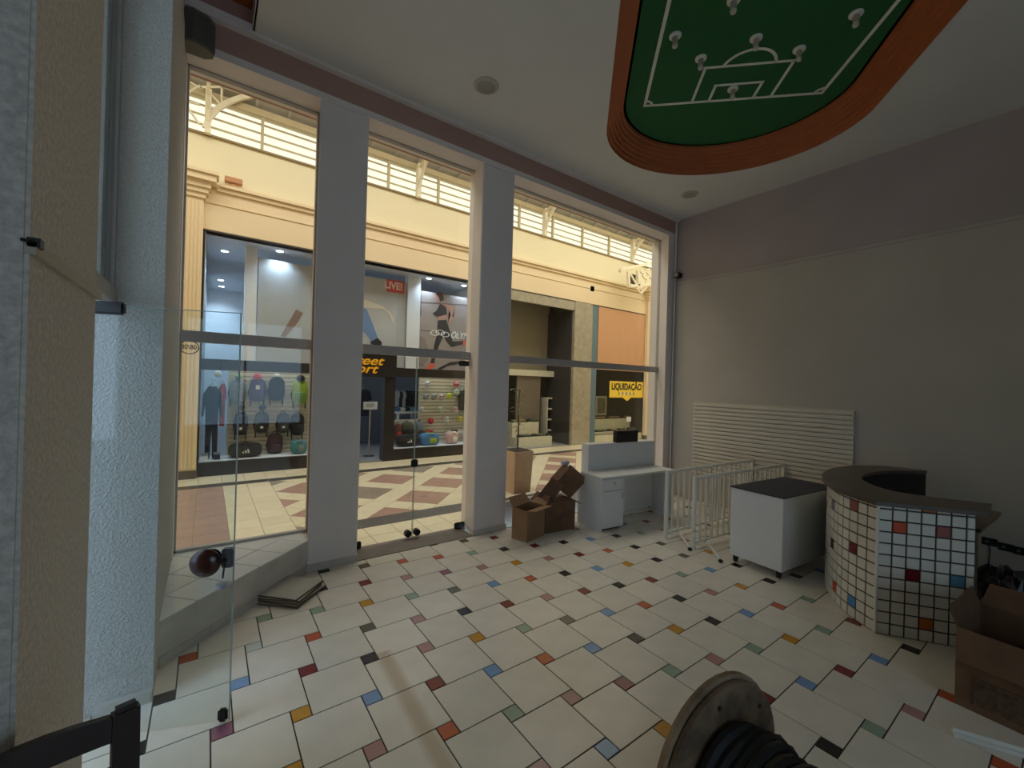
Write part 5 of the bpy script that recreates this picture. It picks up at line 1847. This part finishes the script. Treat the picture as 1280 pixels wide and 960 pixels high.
# tall white shelf unit, low display boxes with shoes
Yq = YF + 0.95
a, b = ony(684, 497, Yq), ony(699, 558, Yq)
su = thing('tall_shelf', 'tall open white shelf unit at the shoe shop entrance', 'shelf')
h = a.z
for xx in (a.x, b.x - 0.05):
    MB().box(xx, xx + 0.05, Yq, Yq + 0.35, 0.012, h).build('side_panel', LGN, su)
for k in range(5):
    z = 0.012 + (h - 0.06) * k / 4
    MB().box(a.x + 0.05, b.x - 0.05, Yq, Yq + 0.35, z, z + 0.05).build('shelf', LGN, su)
rebase(su)
Yq = YF + 0.35
a, b = ony(648, 545, Yq), ony(690, 545, Yq)
lo_ = thing('low_shelf', 'low white stepped shoe display behind the planter', 'shelf')
MB().box(a.x, b.x, Yq, Yq + 0.35, 0.012, 0.30).build('lower_step', LGN, lo_)
MB().box(a.x, b.x - 0.3, Yq + 0.35, Yq + 0.7, 0.012, 0.75).build('upper_step', LGN, lo_)
rebase(lo_)
for i in range(5):
    shoe((a.x + 0.2 + i * 0.29, Yq + 0.17, 0.30), i % 2, 'shoe on the lower step of the low white display', 'shoes on the low display step')
for i in range(4):
    shoe((a.x + 0.2 + i * 0.29, Yq + 0.52, 0.75), (i + 1) % 3, 'shoe on the upper step of the low white display', 'shoes on the upper display step')
# sale sign on the glass
sl = thing('sale_sign', 'yellow LIQUIDAÇÃO sale sign hanging in the shoe shop window', 'sign')
Yq = YF + 0.015
YS2 = mat('sale_yellow', rgb(250, 214, 70), 0.5, var=0.02)
a, b = ony(762, 476, Yq), ony(803, 498, Yq)
w, zt, zb = b.x - a.x, ony(783, 477, Yq).z, ony(783, 497, Yq).z
pts = [(a.x, zb), (a.x + w * .38, zb), (a.x + w * .52, zb - 0.13), (a.x + w * .64, zb), (b.x, zb), (b.x, zt), (a.x, zt)]
mb = MB().prism(pts, 0, 0.01)
mb.v = [(v[0], Yq - v[2], v[1]) for v in mb.v]
mb.build('board', YS2, sl)
text('sign_text', 'LIQUIDAÇÃO', BLACKP, sl, (a.x + w / 2, Yq - 0.013, zt - (zt - zb) * .34), FRONT, 0.33, 0.002, sx=0.86, bold=0.012)
for k in range(9):
    xx = a.x + w * (0.27 + 0.055 * k)
    MB().box(xx - 0.03, xx + 0.03, Yq - 0.013, Yq - 0.0105, zt - (zt - zb) * .84, zt - (zt - zb) * .66).build('small_print', WHITEM if k % 2 else mat('sale_brown', rgb(150, 120, 60), 0.6), sl)
rebase(sl)
q = ony(786, 524, YF + 0.02)
tag(MB().cbox((q.x, YF + 0.022, q.z), (0.26, 0.006, 0.18)).build('paper_notice', SW), 'small white paper notice stuck inside the sale window', 'notice')

# ---- planter in the corridor
pl = thing('planter', 'tapered beige planter with a slender leafy tree in the corridor', 'planter', None, (4.72, 6.28, 0))
pw, ph = 0.215, 0.77
MB().hexa([(-pw * .85, -pw * .85, 0), (pw * .85, -pw * .85, 0), (pw * .85, pw * .85, 0), (-pw * .85, pw * .85, 0)], [(-pw, -pw, ph), (pw, -pw, ph), (pw, pw, ph), (-pw, pw, ph)]).build('pot', mat('planter_beige', rgb(196, 164, 138), 0.7, var=0.06), pl)
MB().box(-pw * .9, pw * .9, -pw * .9, pw * .9, ph, ph + 0.01).build('soil', mat('soil', rgb(52, 40, 32), 0.9, var=0.3, scale=40), pl)
MB().tube([(0, 0, ph), (0.02, 0.01, ph + 0.4), (-0.01, 0.0, ph + 0.8), (0.02, 0, ph + 1.15)], [0.018, 0.014, 0.01, 0.006], 7).build('trunk', mat('bark', rgb(92, 74, 56), 0.9), pl, True)
rr = random.Random(11)
LEAF = mat('leaf_green', rgb(92, 110, 58), 0.5, var=0.2)
lm = MB()
for k in range(120):
    z = ph + 0.35 + rr.random() * 0.85
    a = rr.random() * 6.28
    r0 = rr.random() * 0.16 * (1.25 - abs(z - ph - 0.75))
    c = Vector((r0 * math.cos(a), r0 * math.sin(a), z))
    d = Vector((math.cos(a), math.sin(a), rr.uniform(-.6, .4))).normalized() * 0.09
    s = d.cross(Vector((0, 0, 1))).normalized() * 0.018
    lm.add([c, c + d * .5 + s, c + d, c + d * .5 - s], [(0, 1, 2, 3)])
o = lm.build('foliage', LEAF, pl)
o['kind'] = 'stuff'
